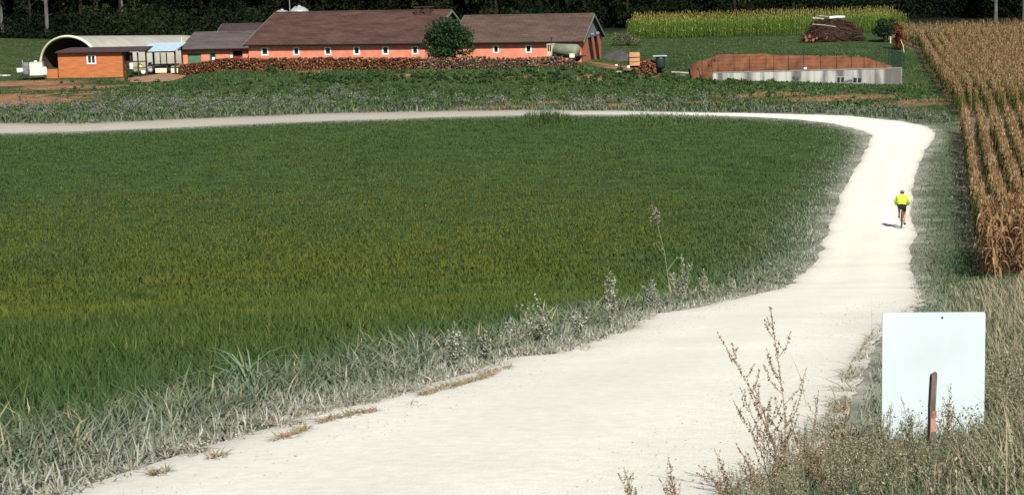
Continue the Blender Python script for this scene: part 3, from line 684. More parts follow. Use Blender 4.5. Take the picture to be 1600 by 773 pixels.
# things in the open bays
def canister(px, py, Y, r_, h, m, name, label, cat):
    p = at_y(px, py, Y); o = thing(name, label, cat, (p.x, p.y, p.z))
    MB().lathe([(r_*.92, 0), (r_, .04), (r_, h*.8), (r_*.7, h*.93), (r_*.3, h*.95)], 14).build('body', m, o, True)
    MB().lathe([(r_*.3, h*.951), (r_*.3, h*1.05)], 10).build('cap', M_DKSTEEL, o)
canister(205.5, 108.5, 199.6, .22, .72, mat('pale_plastic', (.55, .62, .5), .5), 'canister', 'pale green canister below the middle of the dark bays', 'canister')
canister(220, 106, 200.2, .2, .5, mat('yellow_plastic', (.72, .6, .12), .5), 'canister', 'yellow canister in the dark bay beside the canopy post', 'canister')
for px, py, lab in ((224, 116, 'white round bucket on the ground before the canopy post'), (235, 113, 'grey round bucket between canopy post and trailer wheel')):
    p = at_y(px, py, 199.3); o = thing('bucket', lab, 'bucket', (p.x, p.y, p.z))
    MB().lathe([(.16, 0), (.24, .1), (.25, .28), (.2, .36)], 14).build('body', M_STEEL if 'grey' in lab else M_WHITE, o, True)
    MB().torus((0, 0, .3), .24, .012, 'X', 16, 5).build('handle', M_DKSTEEL, o)
# canopy
a = at_y(228, 114, 200.5); b = at_y(275, 113, 200)
t = thing('canopy', 'pale blue sheet-metal canopy on dark timber posts over the trailer', 'canopy', (a.x, a.y, a.z), -math.atan2(a.y-b.y, b.x-a.x)); Lc = (b-a).length
r = MB(); vs = [(-.5, -.4, 2.25), (Lc+.15, -.4, 2.3), (Lc+.45, 2.6, 3.0), (-.25, 2.6, 2.98)]
r.add(vs+[(x, y, z-.06) for x, y, z in vs], [(0, 1, 2, 3), (7, 6, 5, 4), (0, 4, 5, 1), (1, 5, 6, 2), (2, 6, 7, 3), (3, 7, 4, 0)]); r.build('roof_sheet', M_SHEET, t)
for x, y, h_ in ((0, 0, 2.28), (Lc-.12, 0, 2.3), (0, 2.3, 2.8), (Lc-.12, 2.3, 2.8)):
    MB().box((x, y, -.3), (x+.15, y+.15, h_)).build('post', M_WOOD_D, t)
MB().box((.15, .03, 2.08), (Lc-.12, .12, 2.2)).build('beam', M_WOOD_D, t)
# trailer with stakes
a = at_y(253, 112.5, 202); t = thing('log_trailer', 'dark flat trailer with upright stakes parked under the blue canopy', 'trailer', tuple(a), 0)
MB().box((-1.35, -.6, .62), (1.75, .9, .8)).box((-1.3, -.62, .8), (-1.2, .92, 1.0)).build('bed', M_DKSTEEL, t)
MB().box((-.9, -.3, .4), (.9, -.1, .62)).box((-.9, .4, .4), (.9, .6, .62)).build('chassis', M_DKSTEEL, t)
for x in (-.75, .68):
    w = MB().torus((0, 0, 0), .3, .13, 'X', 20, 8).mesh('tyre', M_BLACK, True)
    wo = link('wheel', w, None, t); wo.location = (x, -.45, .42); MB().tube([(-.09, 0, 0), (.09, 0, 0)], .2, 12).build('rim', M_STEEL, wo)
for x in (-.65, 0, .66): MB().box((x-.05, -.6, .8), (x+.05, -.5, 2.0)).build('stake', M_DKSTEEL, t)
MB().tube([(1.7, 0, .68), (2.5, 0, .6)], .05, 6).build('drawbar', M_DKSTEEL, t)
for px, w_ in ((252, .95), (273, .6)):
    p = at_y(px, 114.5, 200.6); o = thing('pallet', 'pale plank pallet under the '+('middle of the trailer' if px < 260 else 'right end of the trailer'), 'pallet', tuple(p))
    for k in range(4): MB().box((-w_/1.6, .02*k-.1, .05+k*.12), (w_/1.6, .06+.02*k-.1, .14+k*.12)).build('plank', M_CREAM, o)
    for x in (-.4*w_, .4*w_): MB().box((x-.05, .03, 0), (x+.05, .12, .5)).build('batten', M_WOOD_D, o)
# white cabinet, canister, grey sheet heap left of the shelter
p = at_y(57, 118, 199); o = thing('water_container', 'square cream-white container in front of the arched shelter', 'container', tuple(p), R(4))
MB().box((-.66, 0, .06), (.66, 1.1, 1.32)).box((-.7, -.03, 0), (.7, 1.15, .06)).build('body', M_PALEGREEN, o)
MB().lathe([(.16, 1.32), (.16, 1.45), (.06, 1.5)], 12, (-.1, .5, 0)).build('lid', M_WHITE, o); MB().box((-.69, -.02, 1.322), (.69, 1.13, 1.36)).build('top_frame', M_STEEL, o)
MB().tube([(.64, .2, 1.3), (.85, .2, 1.28)], .04, 6).build('pipe', M_DKSTEEL, o)
canister(70.5, 117, 199.1, .2, .85, M_WHITE, 'canister', 'narrow white canister beside the cream-white container', 'canister')
p = at_y(41, 118, 199.6); o = thing('metal_bin', 'grey tapered metal bin left of the cream-white container', 'bin', tuple(p))
MB().lathe([(.42, 0), (.46, .3), (.42, 1.1), (.28, 1.35)], 14).build('body', mat('grey_tarp', (.13, .135, .14), .8, .3, 3), o, True); MB().tube([(-.3, 0, 1.0), (-.32, 0, 1.6)], .04, 5).build('pipe', M_STEEL, o)
p = at_y(31, 114.5, 199.2); o = thing('drum', 'small white drum lying by the grey metal bin', 'drum', tuple(p), R(30))
MB().tube([(-.3, 0, .26), (-.28, 0, .26), (.28, 0, .26), (.3, 0, .26)], [.2, .26, .26, .2], 14).build('body', M_WHITE, o, True)
MB().tube([(-.15, 0, .26), (-.11, 0, .26)], .275, 14).tube([(.11, 0, .26), (.15, 0, .26)], .275, 14).build('hoop', M_STEEL, o)
p = at(8, 119); o = thing('kerb_stone', 'long low pale kerb lying in the grass at the left edge', 'kerb', tuple(p)); MB().box((-1.1, -.1, -.05), (.6, .1, .14)).build('stone', M_CONC, o)
# dirt apron in front of the trailer
def mound(name, px, py, rx, ry, h, m, seed, kind='structure', nr=10, na=26, power=1.6, rough=.18):
    c = at(px, py); vs = []; fs = []; rnd = random.Random(seed)
    vs.append((c.x, c.y, float(zt(c.x, c.y))+h))
    for i in range(1, nr+1):
        r_ = i/nr
        for k in range(na):
            a_ = 2*math.pi*k/na; q = r_*(1+rough*math.sin(3*a_+seed)*.6+rough*math.sin(5*a_+2*seed)*.4)
            x, y = c.x+rx*q*math.cos(a_), c.y+ry*q*math.sin(a_)
            z = float(zt(x, y)) + h*max(0, 1-r_**power)*(1+rnd.uniform(-.12, .12)) - (.06 if i == nr else -.0)
            vs.append((x, y, z))
    for k in range(na): fs.append((0, 1+k, 1+(k+1) % na))
    for i in range(nr-1):
        for k in range(na): fs.append((1+i*na+k, 1+(i+1)*na+k, 1+(i+1)*na+(k+1) % na, 1+i*na+(k+1) % na))
    o = MB().add(vs, fs).build(name, m, None, True)
    if kind: o['kind'] = kind
    return o
M_SOIL = mat('orange_soil', (.145, .055, .026), .95, .2, 1.2, c2=(.22, .088, .043), bump=.5)
M_DIRT = mat('brown_dirt', (.24, .14, .085), .95, .25, 1.5, bump=.5)
M_GRAVEL = mat('grey_gravel', (.055, .053, .055), .95, .3, 5, bump=.8)
mound('dirt', 248, 122, 2.9, 5.0, .25, M_DIRT, 3)
tag(mound('gravel_heap', 968, 93, 1.9, 2.4, .95, M_GRAVEL, 5, None), 'dark grey gravel heap right of the barn gable', 'heap')
# ------------------------------------------------------------------ firewood, tanker, yard things
M_LOGEND = attr_mat('split_wood', .85, 0, .2, 6)
def stack(pts, depth, hfun, label, cols, seed, name='firewood_stack'):
    """split billets laid with their ends to the camera, along the foot line pts (two ground points)"""
    rnd = random.Random(seed); a, b = pts; d = Vector((b.x-a.x, b.y-a.y, 0)); L = d.length; d.normalize(); nrm = Vector((-d.y, d.x, 0))
    V, Q, Tt, C = [], [], [], []
    def billet(c, r_, ln, rot, yaw, col):
        k = rnd.choice((3, 4, 4, 5)); ax = (nrm*math.cos(yaw)+d*math.sin(yaw)); n0 = len(V)
        for e in (0, 1):
            for i in range(k):
                t = rot+2*math.pi*i/k; q = r_*rnd.uniform(.8, 1.15)
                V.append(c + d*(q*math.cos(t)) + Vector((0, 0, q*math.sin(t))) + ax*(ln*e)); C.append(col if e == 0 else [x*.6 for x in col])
        for i in range(k): Q.append((n0+i, n0+(i+1) % k, n0+k+(i+1) % k, n0+k+i))
        for i in range(1, k-1): Tt.append((n0, n0+i+1, n0+i))
    x = 0
    while x < L:
        step = rnd.uniform(.12, .2); z = 0; g = float(zt(*(a+d*x).to_2d())); H = hfun(x/L)*rnd.uniform(.96, 1.03)
        while z < H:
            r_ = rnd.uniform(.07, .115)
            col = rnd.choices(cols, [6, 5, 2, 1.2][:len(cols)])[0]; f_ = rnd.uniform(.6, 1.35)
            P = a + d*(x+rnd.uniform(-.05, .05)) - nrm*rnd.uniform(-.06, .14); P.z = g+z+r_*.8-.05
            billet(P, r_, depth*rnd.uniform(.9, 1.05), rnd.uniform(0, 6.28), rnd.uniform(-.15, .15), [min(1, q*f_) for q in col]); z += r_*rnd.uniform(1.35, 1.7)
        x += step
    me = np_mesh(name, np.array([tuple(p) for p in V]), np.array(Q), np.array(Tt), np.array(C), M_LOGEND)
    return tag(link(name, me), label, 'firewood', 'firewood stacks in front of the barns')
brown = [(.095, .038, .021), (.155, .064, .029), (.27, .13, .056), (.045, .022, .015)]
grey = [(.085, .05, .036), (.13, .075, .05), (.25, .16, .10), (.045, .03, .022)]
def foot(px, py, Y): p = at_y(px, py, Y); p.z = float(zt(p.x, p.y)); return p
segs = [(281, 300, 1.1, brown, 'short pale-ended firewood stack at far left beside the trailer'), (301, 402, 1.15, brown, 'brown firewood stack in front of the stable'),
        (403, 520, 1.18, brown, 'rusty firewood stack below the long barn\'s left windows'), (521, 655, 1.15, brown, 'orange-brown firewood stack below the long barn\'s right windows'),
        (656, 765, 1.12, grey, 'dark grey-brown firewood stack before the tall bush'), (766, 905, .95, grey, 'low greyish firewood stack ending beside the slurry tanker')]
for i, (xa, xb, hh, cols, lab) in enumerate(segs):
    ya, yb = [np.interp(v, [280, 640, 905], [113, 106, 102]) for v in (xa, xb)]
    Ya, Yb = [min(at(v, np.interp(v, [280, 640, 905], [113.5, 106.5, 102.5])).y, np.interp(v, [280, 400, 660, 905], [199, 194, 187.5, 187])) for v in (xa, xb)]
    a, b = foot(xa, ya, Ya), foot(xb, yb, Yb)
    za = zb = 0.0
    top = lambda t, hh=hh, i=i, za=za, zb=zb: (hh + za*(1-t)+zb*t)*(1-.025*math.sin(t*9+i)) * (1 if i < 5 or t < .8 else 1-.55*(t-.8)/.2)
    stack((a, b), .75, top, lab, cols, i)
# slurry tanker in front of the right barn
p = at_y(884, 92, 190); zg = float(zt(p.x, p.y)); t = thing('slurry_tanker', 'pale green tanker wagon before the right barn end', 'tanker', (p.x, p.y, max(zg, p.z-.3)), -R(24))
M_TANK = mat('olive_tank', (.16, .18, .125), .6, .2, 1.5); M_TCREAM = mat('cream_panel', (.52, .50, .31), .6, .12, 2)
MB().tube([(-1.15, 0, 1.15), (-1.1, 0, 1.15), (1.2, 0, 1.05), (1.35, 0, 1.02), (1.45, 0, 1.0)], [.5, .66, .66, .55, .2], 18).build('barrel', M_TANK, t, True)
cb = MB(); cb.box((-1.75, -.62, .65), (-1.22, .62, 1.05)); cb.box((-1.75, -.62, 1.05), (-1.68, .62, 1.7)); cb.box((-1.3, -.62, 1.05), (-1.22, .62, 1.72)); cb.box((-1.78, -.66, 1.7), (-1.2, .66, 1.78))
cb.box((-1.52, -.62, 1.05), (-1.46, -.56, 1.7)); cab = cb.build('cab', M_TCREAM, t)
MB().box((-1.67, -.58, 1.05), (-1.54, -.55, 1.68)).box((-1.45, -.58, 1.05), (-1.31, -.55, 1.68)).build('pane', M_GLASS, cab)
MB().tube([(-1.35, -.3, 1.78), (-1.35, -.3, 2.45), (-1.42, -.3, 2.5)], .07, 8).build('exhaust', M_DKSTEEL, t)
MB().box((.75, -.85, .45), (1.25, -.7, .85)).build('side_box', M_CREAM, t)
MB().box((-1.6, -.3, .38), (1.7, .3, .5)).build('chassis', M_DKSTEEL, t); MB().box((1.25, -.5, .55), (2.0, .5, .62)).build('tailboard', M_DKSTEEL, t)
for x in (-1.0, .95):
    for y in (-.62, .62):
        wo = link('wheel', MB().torus((0, 0, 0), .3, .13, 'X', 18, 8).mesh('tyre', M_BLACK, True), None, t); wo.location = (x, y, .4); wo.rotation_euler = (0, 0, R(90))
        MB().tube([(-.08, 0, 0), (.08, 0, 0)], .19, 10).build('rim', M_STEEL, wo)
MB().tube([(-1.75, 0, .45), (-2.6, 0, .45)], .06, 6).build('drawbar', M_DKSTEEL, t)
# timber beams, log pile, barrel
for k, (py, lab) in enumerate(((86.5, 'uppermost of the three thick pale beams beside the log pile'), (93.5, 'middle one of the three thick pale beams beside the log pile'), (100, 'lowest of the three thick pale beams beside the log pile'))):
    p = at_y(991.5, py, 187.0); o = MB().box((-.5, -.2, -.17), (.5, 2.4, .17)).box((-.52, -.215, -.05), (-.501, -.1, .03)).build('timber_beam', mat('sawn_timber', (.46, .24, .115), .8, .2, 3, stretch=(.4, 4, 4)))
    o.location = p; o.rotation_euler = (0, 0, R(-4+3*k)); tag(o, lab, 'beam', 'thick pale beams')
    b_ = MB().box((-.4, .6, -.42), (.4, .75, -.171)).build('bearer', M_WOOD_D, o)
a, b = foot(999, 104, 187), foot(1024, 104.5, 185.8)
stack((a, b), 1.2, lambda t: 1.45-.5*abs(t-.4), 'compact reddish log pile right of the three pale beams', [(.16, .06, .035), (.22, .09, .05), (.09, .04, .03), (.3, .15, .08)], 33, 'log_pile')
p = at_y(1032, 105, 186); t = thing('water_butt', 'dark water butt under a pale blue lid at the fence corner', 'water butt', (p.x, p.y, p.z-.15))
MB().lathe([(.4, 0), (.46, .3), (.46, .9), (.4, 1.2)], 18).build('barrel', mat('dark_green_plastic', (.02, .03, .028), .5), t, True)
MB().box((-.75, -.5, 1.201), (.62, .5, 1.27)).build('lid', M_SHEET, t)
# concrete wall with leaning frames, kerb, fence, soil bank
t = thing('concrete_wall', 'stained pale concrete retaining wall below the green wire fence', 'wall')
n = 40; vs = []; fs = []
for i in range(n+1):
    s_ = i/n; x = WA[0]-.6+(WB[0]-WA[0]+.6)*s_; y = WA[1]+.35+(WB[1]-WA[1]-.35)*s_
    px_ = np.interp(s_, [0, 1], [1112, 1413]); top = at_y(px_, np.interp(px_, [1110, 1413], [114.5, 107.2]), y).z
    g = float(zt(x, y-.3)) - .4
    for yy in (y, y+.25): vs += [(x, yy, g), (x, yy, top)]
for i in range(n):
    a = i*4; b = a+4; fs += [(a, b, b+1, a+1), (a+1, b+1, b+3, a+3), (a+3, b+3, b+2, a+2)]
fs += [(0, 1, 3, 2), (n*4, n*4+2, n*4+3, n*4+1)]
MB().add(vs, fs).build('wall_face', M_CONC, t)
ca = MB()
for i in range(n):
    a = i*4+1; b = a+4; q = [Vector(vs[a]), Vector(vs[b]), Vector(vs[b+2]), Vector(vs[a+2])]
    q = [q[0]+Vector((0, -.03, .003)), q[1]+Vector((0, -.03, .003)), q[2]+Vector((0, .02, .003)), q[3]+Vector((0, .02, .003))]
    ca.add([tuple(v) for v in q]+[(v.x, v.y, v.z+.07) for v in q], [(0, 1, 5, 4), (4, 5, 6, 7), (2, 3, 7, 6)])
ca.build('coping', mat('grey_coping', (.3, .3, .28), .9, .3, 2), t)
for px, py, ww, hh, lab, tl in ((1313, 130, .85, .62, 'white two-pane window frame leaning at the concrete wall', .2), (1339, 128.5, 1.0, .7, 'white window frame leaning at the wall beside a heap of laths', .28)):
    s_ = (px-1112)/(1413-1112); y = WA[1]+.35+(WB[1]-WA[1]-.35)*s_-.35; p = at_y(px, py, y); p.z = float(zt(p.x, p.y))
    o = thing('window_frame', lab, 'window frame', tuple(p), R(35)*0-.6)
    fr = MB(); fr.box((-ww/2, -.03, 0), (-ww/2+.09, .03, hh)); fr.box((ww/2-.09, -.03, 0), (ww/2, .03, hh)); fr.box((-ww/2+.09, -.028, hh-.09), (ww/2-.09, .028, hh)); fr.box((-ww/2+.09, -.028, 0), (ww/2-.09, .028, .09)); fr.box((-.05, -.026, .09), (.05, .026, hh-.09))
    f_ = fr.build('frame', M_MEMB, o); f_.rotation_euler = (-tl, 0, 0)
    g_ = MB().box((-ww/2+.09, -.008, .09), (-.05, .008, hh-.09)).box((.05, -.008, .09), (ww/2-.09, .008, hh-.09)).build('pane', M_GLASS, f_)
p = at(1327, 131); o = thing('lath_heap', 'small heap of grey laths between the two leaning frames', 'laths', tuple(p))
for k in range(6): MB().tube([(-.7+.05*k, -.2, .05+.04*k), (.6-.1*k, .1-.05*k, .25+.03*k)], .04, 4).build('lath', M_BOARD, o)
p = at(1222, 125); o = thing('rubble_block', 'dark hollow drum lying beside the concrete wall under a shrub', 'drum', tuple(p), R(20))
MB().tube([(0, -.4, .33), (0, .35, .33)], .33, 14, False).tube([(0, .3, .33), (0, .34, .33)], .325, 14).build('shell', M_DKSTEEL, o); o.name = 'drum'
MB().torus((0, 0, 0), .33, .03, 'X', 18, 6).build('rim', M_WHITE, o).matrix_local = Matrix.Translation((0, -.4, .33)) @ Matrix.Rotation(R(90), 4, 'Z')
a, b = at(1050, 113.5), at(1192, 124.5)
t = MB().tube([a+Vector((0, 0, .06)), a.lerp(b, .5)+Vector((0, 0, .1)), b+Vector((0, 0, .06))], .09, 4).build('kerb', mat('pale_kerb', (.5, .46, .36), .9, .2, 3)); tag(t, 'long pale kerb beam running down from the fence corner to the wall', 'kerb')
for px, py, sx in ((1013, 112.5, .9), (960, 113, 1.4), (1062, 119, 1.1), (1080, 122, .7)):
    p = at(px, py); o = MB().box((-sx/2, -.1, -.02), (sx/2, .1, .1)).build('plank', mat('grey_plank', (.32, .31, .27), .9, .25, 3)); o.location = p; o.rotation_euler = (0, 0, R(-8-px % 7)); tag(o, {1013: 'short grey plank on the ground below the log pile', 960: 'longest grey plank on the ground right of the barn', 1062: 'pale plank below the kerb beam near the fence corner', 1080: 'shortest plank in the weeds below the kerb beam'}[px], 'plank', 'planks lying below the yard')
for px, py, r_, lab in ((983, 107, .22, 'white stone between the barn and the log pile'), (963, 103, .12, 'small white stone beside the gravel heap'), (1096, 124, .2, 'pale stone in the weeds below the kerb beam'), (1022, 107.5, .18, 'pale stone at the foot of the log pile'), (120, 119, .13, 'white stone in the grass below the timber shed'), (1258, 108.5, .14, 'white stone on top of the concrete wall')):
    p = at(px, py) if px != 1258 else at_y(px, 108.5, wall_y(at_y(px, 110, 175).x)+.3); o = MB().blob((0, 0, r_*.5), (r_*1.2, r_, r_*.8), int(px), 9, 6, .2).build('stone', M_WHITE if 'white' in lab else M_CONC, None, True); o.location = p; tag(o, lab, 'stone', 'loose stones about the yard')
# fence
M_FENCE = mat('green_wire', (.015, .035, .028), .6, .2, 4)
posts = [1047, 1072, 1097, 1122, 1147, 1171, 1197, 1209, 1232, 1256, 1282, 1307, 1330, 1350, 1369, 1383, 1395, 1406, 1413]
t = thing('wire_fence', 'dark green wire mesh fence on posts along the concrete wall top', 'fence'); PP = []
for px in posts:
    if px <= 1112: Y = 181.0 + (1112-px)*.035; bz = at_y(px, np.interp(px, [1040, 1112], [106, 113]), Y)
    else:
        s_ = (px-1112)/(1413-1112); Y = WA[1]+.35+(WB[1]-WA[1]-.35)*s_+.14 + max(0, (px-1350)/63)**1.5*0; bz = at_y(px, np.interp(px, [1110, 1413], [113.5, 106.7]), Y)
    h_ = 1.42; PP.append((bz, h_)); MB().tube([bz-Vector((0, 0, .15)), bz+Vector((0, 0, h_))], .032, 6).build('post', M_FENCE, t)
# the fence turns away from the camera at its right end
c0 = PP[-1][0]; back = []
for k in range(1, 6):
    q = Vector((c0.x+.12*k, c0.y+2.0*k, 0)); q.z = max(c0.z-.1, float(zt(q.x, q.y))); back.append((q, 1.42)); MB().tube([q-Vector((0, 0, .4)), q+Vector((0, 0, 1.42))], .032, 6).build('post', M_FENCE, t)
for run, dens in ((PP, .16), (PP[-1:]+back, .16)):
    wr = MB()
    for (p0, h0), (p1, h1) in zip(run[:-1], run[1:]):
        for f_ in (.02, .25, .5, .75, .985):
            wr.tube([p0+Vector((0, 0, h0*f_)), p1+Vector((0, 0, h1*f_))], .009, 3, False)
        L_ = (p1-p0).length; k = max(1, int(L_/dens))
        for i in range(1, k):
            q = p0.lerp(p1, i/k); wr.tube([q, q+Vector((0, 0, h0))], .006, 3, False)
    wr.build('wire_mesh', M_FENCE, t)
# orange soil bank behind the fence
nb = 90; prof = [(0, 0), (.12, .45), (.3, .8), (.5, 1), (.75, .92), (1, .0)]; vs = []; fs = []
tops = [(1080, 107), (1086, 100), (1096, 95), (1112, 91), (1122, 86), (1160, 84.5), (1200, 84), (1215, 86.5), (1260, 87), (1290, 88), (1312, 87), (1330, 88), (1345, 88), (1360, 89.5), (1372, 94), (1390, 99), (1403, 105)]
for i in range(nb+1):
    px = 1080+(1403-1080)*i/nb; s_ = (px-1112)/(1413-1112); Yf = WA[1]+.35+(WB[1]-WA[1]-.35)*max(s_, -.15)+.75
    topy = np.interp(px, *zip(*tops)) + random.uniform(-.5, .5); base = at_y(px, 107, Yf); g = float(zt(base.x, base.y))
    tz = at_y(px, topy, Yf+1.9).z
    for (u, v) in prof:
        yy = Yf+3.8*u+.25*(vnoise(px, u*10, 9, 71)-.5); xx = at_y(px, 100, Yf).x; gg = float(zt(xx, yy))-.12
        vs.append((xx, yy, gg+max(0.0, tz-gg)*v + (.12*(vnoise(px*.12, u*4, 1, 73)-.5) if 0 < u < 1 else 0)))
m = len(prof)
for i in range(nb):
    for j in range(m-1): a = i*m+j; fs.append((a, a+m, a+m+1, a+1))
tag(MB().add(vs, fs).build('soil_bank', M_SOIL, None, True), kind='structure')
# ------------------------------------------------------------------ shrubs, brush pile, trees
def shrub(name, label, cat, loc, h, wdt, c0, c1, n, ls, seed, stems=5, zlow=.08, narrow=False, group=None):
    rng = np.random.default_rng(seed); t = thing(name, label, cat, tuple(loc), 0, group)
    k = 16 if wdt < 4 else 34; ctr = np.c_[np.clip(rng.normal(0, wdt*.27, k), -wdt*(.12 if narrow else .4), wdt*(.12 if narrow else .4)), np.clip(rng.normal(0, wdt*.27, k), -wdt*.4, wdt*.4), rng.uniform(h*(.15+zlow), h*.84, k)]
    if not narrow: ctr[:, :2] *= (1.15-.55*(ctr[:, 2:3]/h))
    rad = np.c_[rng.uniform(.18, .3, k)*wdt*(1.35 if narrow else 1), np.full(k, 1.0)*(h*.17/(wdt*.24))]
    P, i = clump_points(n, ctr, rad, rng); P[:, 2] = np.maximum(P[:, 2], zlow*h*rng.random(n))
    tone = rng.random(k)[i]; col = np.array(c0)*(1-tone)[:, None]+np.array(c1)*tone[:, None]; col *= rng.uniform(.6, 1.4, n)[:, None]
    V, q, c = leafcloud(P, rng.uniform(*ls, n), col, 0, rng); link('foliage', np_mesh('foliage', V, q, None, c, M_LEAF), None, t)
    st = MB()
    for s_ in range(stems):
        c_ = ctr[s_ % k]; st.tube([(c_[0]*.15, c_[1]*.15, -.15), (c_[0]*.5, c_[1]*.5, c_[2]*.5), tuple(c_)], [.07, .05, .02], 5)
    st.build('stem', M_BARK, t); return t
p = at_y(700, 100, 190.5); p.z = float(zt(p.x, p.y))
shrub('shrub', 'tall dark green shrub against the long barn\'s grey gable', 'shrub', p, 5.0, 4.6, (.014, .033, .015), (.032, .062, .026), 11000, (.16, .34), 3, 7)
p = at(1384, 66); shrub('shrub', 'dark round shrub right of the brush pile', 'shrub', p, 3.1, 2.6, (.012, .028, .012), (.04, .075, .03), 2600, (.14, .3), 5, 5)
p = at(1404, 78); shrub('conifer', 'rust-brown dead columnar conifer at the fence corner', 'shrub', p, 2.9, 1.25, (.13, .048, .022), (.20, .078, .036), 4200, (.1, .24), 6, 3, .03, True)
p = at(1246, 127); shrub('shrub', 'small green shrub growing at the foot of the concrete wall', 'shrub', p, .95, 1.5, (.03, .07, .03), (.06, .1, .045), 500, (.1, .2), 7, 3)
p = at(1118, 107); shrub('shrub', 'small dark shrub between the fence and the orange soil bank', 'shrub', p+Vector((0, -.2, .1)), .9, 1.3, (.02, .045, .02), (.04, .07, .03), 420, (.08, .18), 8, 3)
p = at(424, 114); shrub('shrub', 'low dark shrub at the foot of the rusty firewood stack', 'shrub', p, .8, 1.2, (.02, .045, .02), (.04, .08, .03), 380, (.08, .18), 9, 3)
p = at(205, 121); shrub('shrub', 'bushy green plant in front of the dark open bays', 'shrub', p, .85, .9, (.03, .075, .03), (.06, .11, .04), 380, (.08, .2), 10, 3)
p = at(978, 72); shrub('shrub', 'straggly olive shrub between right barn and green maize plot', 'shrub', p, 1.5, 3.4, (.075, .09, .045), (.13, .12, .07), 900, (.12, .28), 12, 4)
p = at(1385, 66); p.x += .5; t = thing('marker_post', 'short white post in front of the dark round shrub', 'post', tuple(p+Vector((-.3, -1.3, 0)))); MB().tube([(0, 0, -.1), (0, 0, .55)], .045, 6).build('shaft', M_WHITE, t); MB().tube([(0, 0, .62), (0, 0, .7)], [.07, .02], 6).build('cap', M_STEEL, t)
a = at(1413, 86); t = thing('leaning_pole', 'thin pale pole leaning beside the rust-brown conifer', 'pole', tuple(a)); MB().tube([(0, 0, 0), (-.1, .1, .9), (-.35, .2, 1.6)], .03, 5).build('shaft', M_CREAM, t)
# brush pile
p = at(1303, 66); t = thing('brush_pile', 'big heap of dark brown brushwood before the forest edge', 'brush pile', tuple(p)); rnd = random.Random(4)
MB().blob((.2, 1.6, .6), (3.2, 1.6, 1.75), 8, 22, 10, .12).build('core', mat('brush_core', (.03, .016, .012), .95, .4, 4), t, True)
for part, cc, n_ in (('twigs', (.085, .042, .034), 900), ('branches', (.12, .07, .05), 160)):
    mb = MB()
    for _ in range(n_):
        u = rnd.uniform(-1, 1); hmax = 2.6*(1-abs(u)**4)*(1.0 if u < .2 else .95); z = rnd.uniform(.02, 1)*hmax; y0 = rnd.uniform(-.5, 1.3)*(1-z/3.2)+z*.35
        L_ = rnd.uniform(.5, 1.7)*(1 if part == 'twigs' else 1.5); a_ = rnd.gauss(0, .55)+(0 if rnd.random() < .7 else 1.2); el = rnd.gauss(.05, .35); x = u*3.35
        dx, dy, dz = math.cos(a_)*math.cos(el), -abs(math.sin(a_))*math.cos(el)*.8, math.sin(el)
        r_ = rnd.uniform(.012, .028)*(1 if part == 'twigs' else 2)
        mb.tube([(x-dx*L_/2, y0-dy*L_/2, max(.03, z-dz*L_/2)), (x, y0-.06, z+.05), (x+dx*L_/2, y0+dy*L_/2, max(.03, z+dz*L_/2-.05))], [r_, r_, r_*.4], 3, False)
    mb.build(part, mat('brush_'+part, cc, .9, .45, 5), t)
M_CUT = mat('cut_wood', (.22, .095, .042), .8, .25, 4)
for (x0, z0, x1, z1, r_, m_, lab) in ((-.45, 2.75, 1.35, 2.8, .17, mat('bare_pale_trunk', (.62, .62, .62), .8, .15, 3), 'thick bare white trunk lying on top of the brush pile'), (-2.4, 2.75, -1.1, 2.62, .12, M_PALEBARK, 'grey trunk lying across the left top of the brush pile'),
        (-1.6, 3.0, -.6, 2.85, .06, M_PALEBARK, 'thin pale branch topmost on the brush pile'), (-2.5, 2.1, .2, 1.75, .05, M_PALEBARK, 'long thin pale pole lying along the brush pile front')):
    o = MB().tube([(x0, 0, z0), ((x0+x1)/2, .05, (z0+z1)/2+.04), (x1, 0, z1)], [r_, r_*.95, r_*.8], 9).build('trunk', m_); o.location = Vector((p.x, p.y+.55, p.z)) if z0 > 2.5 else Vector((p.x, p.y-.15, p.z)); tag(o, lab, 'trunk', 'trunks on the brush pile')
for k, (x, y, z, r_) in enumerate(((-3.2, -.5, .3, .2), (-2.9, -.6, .72, .16), (-3.35, -.4, .62, .13), (-2.5, -.65, .3, .17), (-2.1, -.7, .5, .12))):
    o = MB().tube([(0, 0, 0), (.25, 1.2, .05)], r_, 9).build('cut_log', M_CUT); o.location = (p.x+x, p.y+y, p.z+z)
    tag(o, 'orange cut log end at the left foot of the brush pile', 'log', 'orange cut logs in the brush pile')

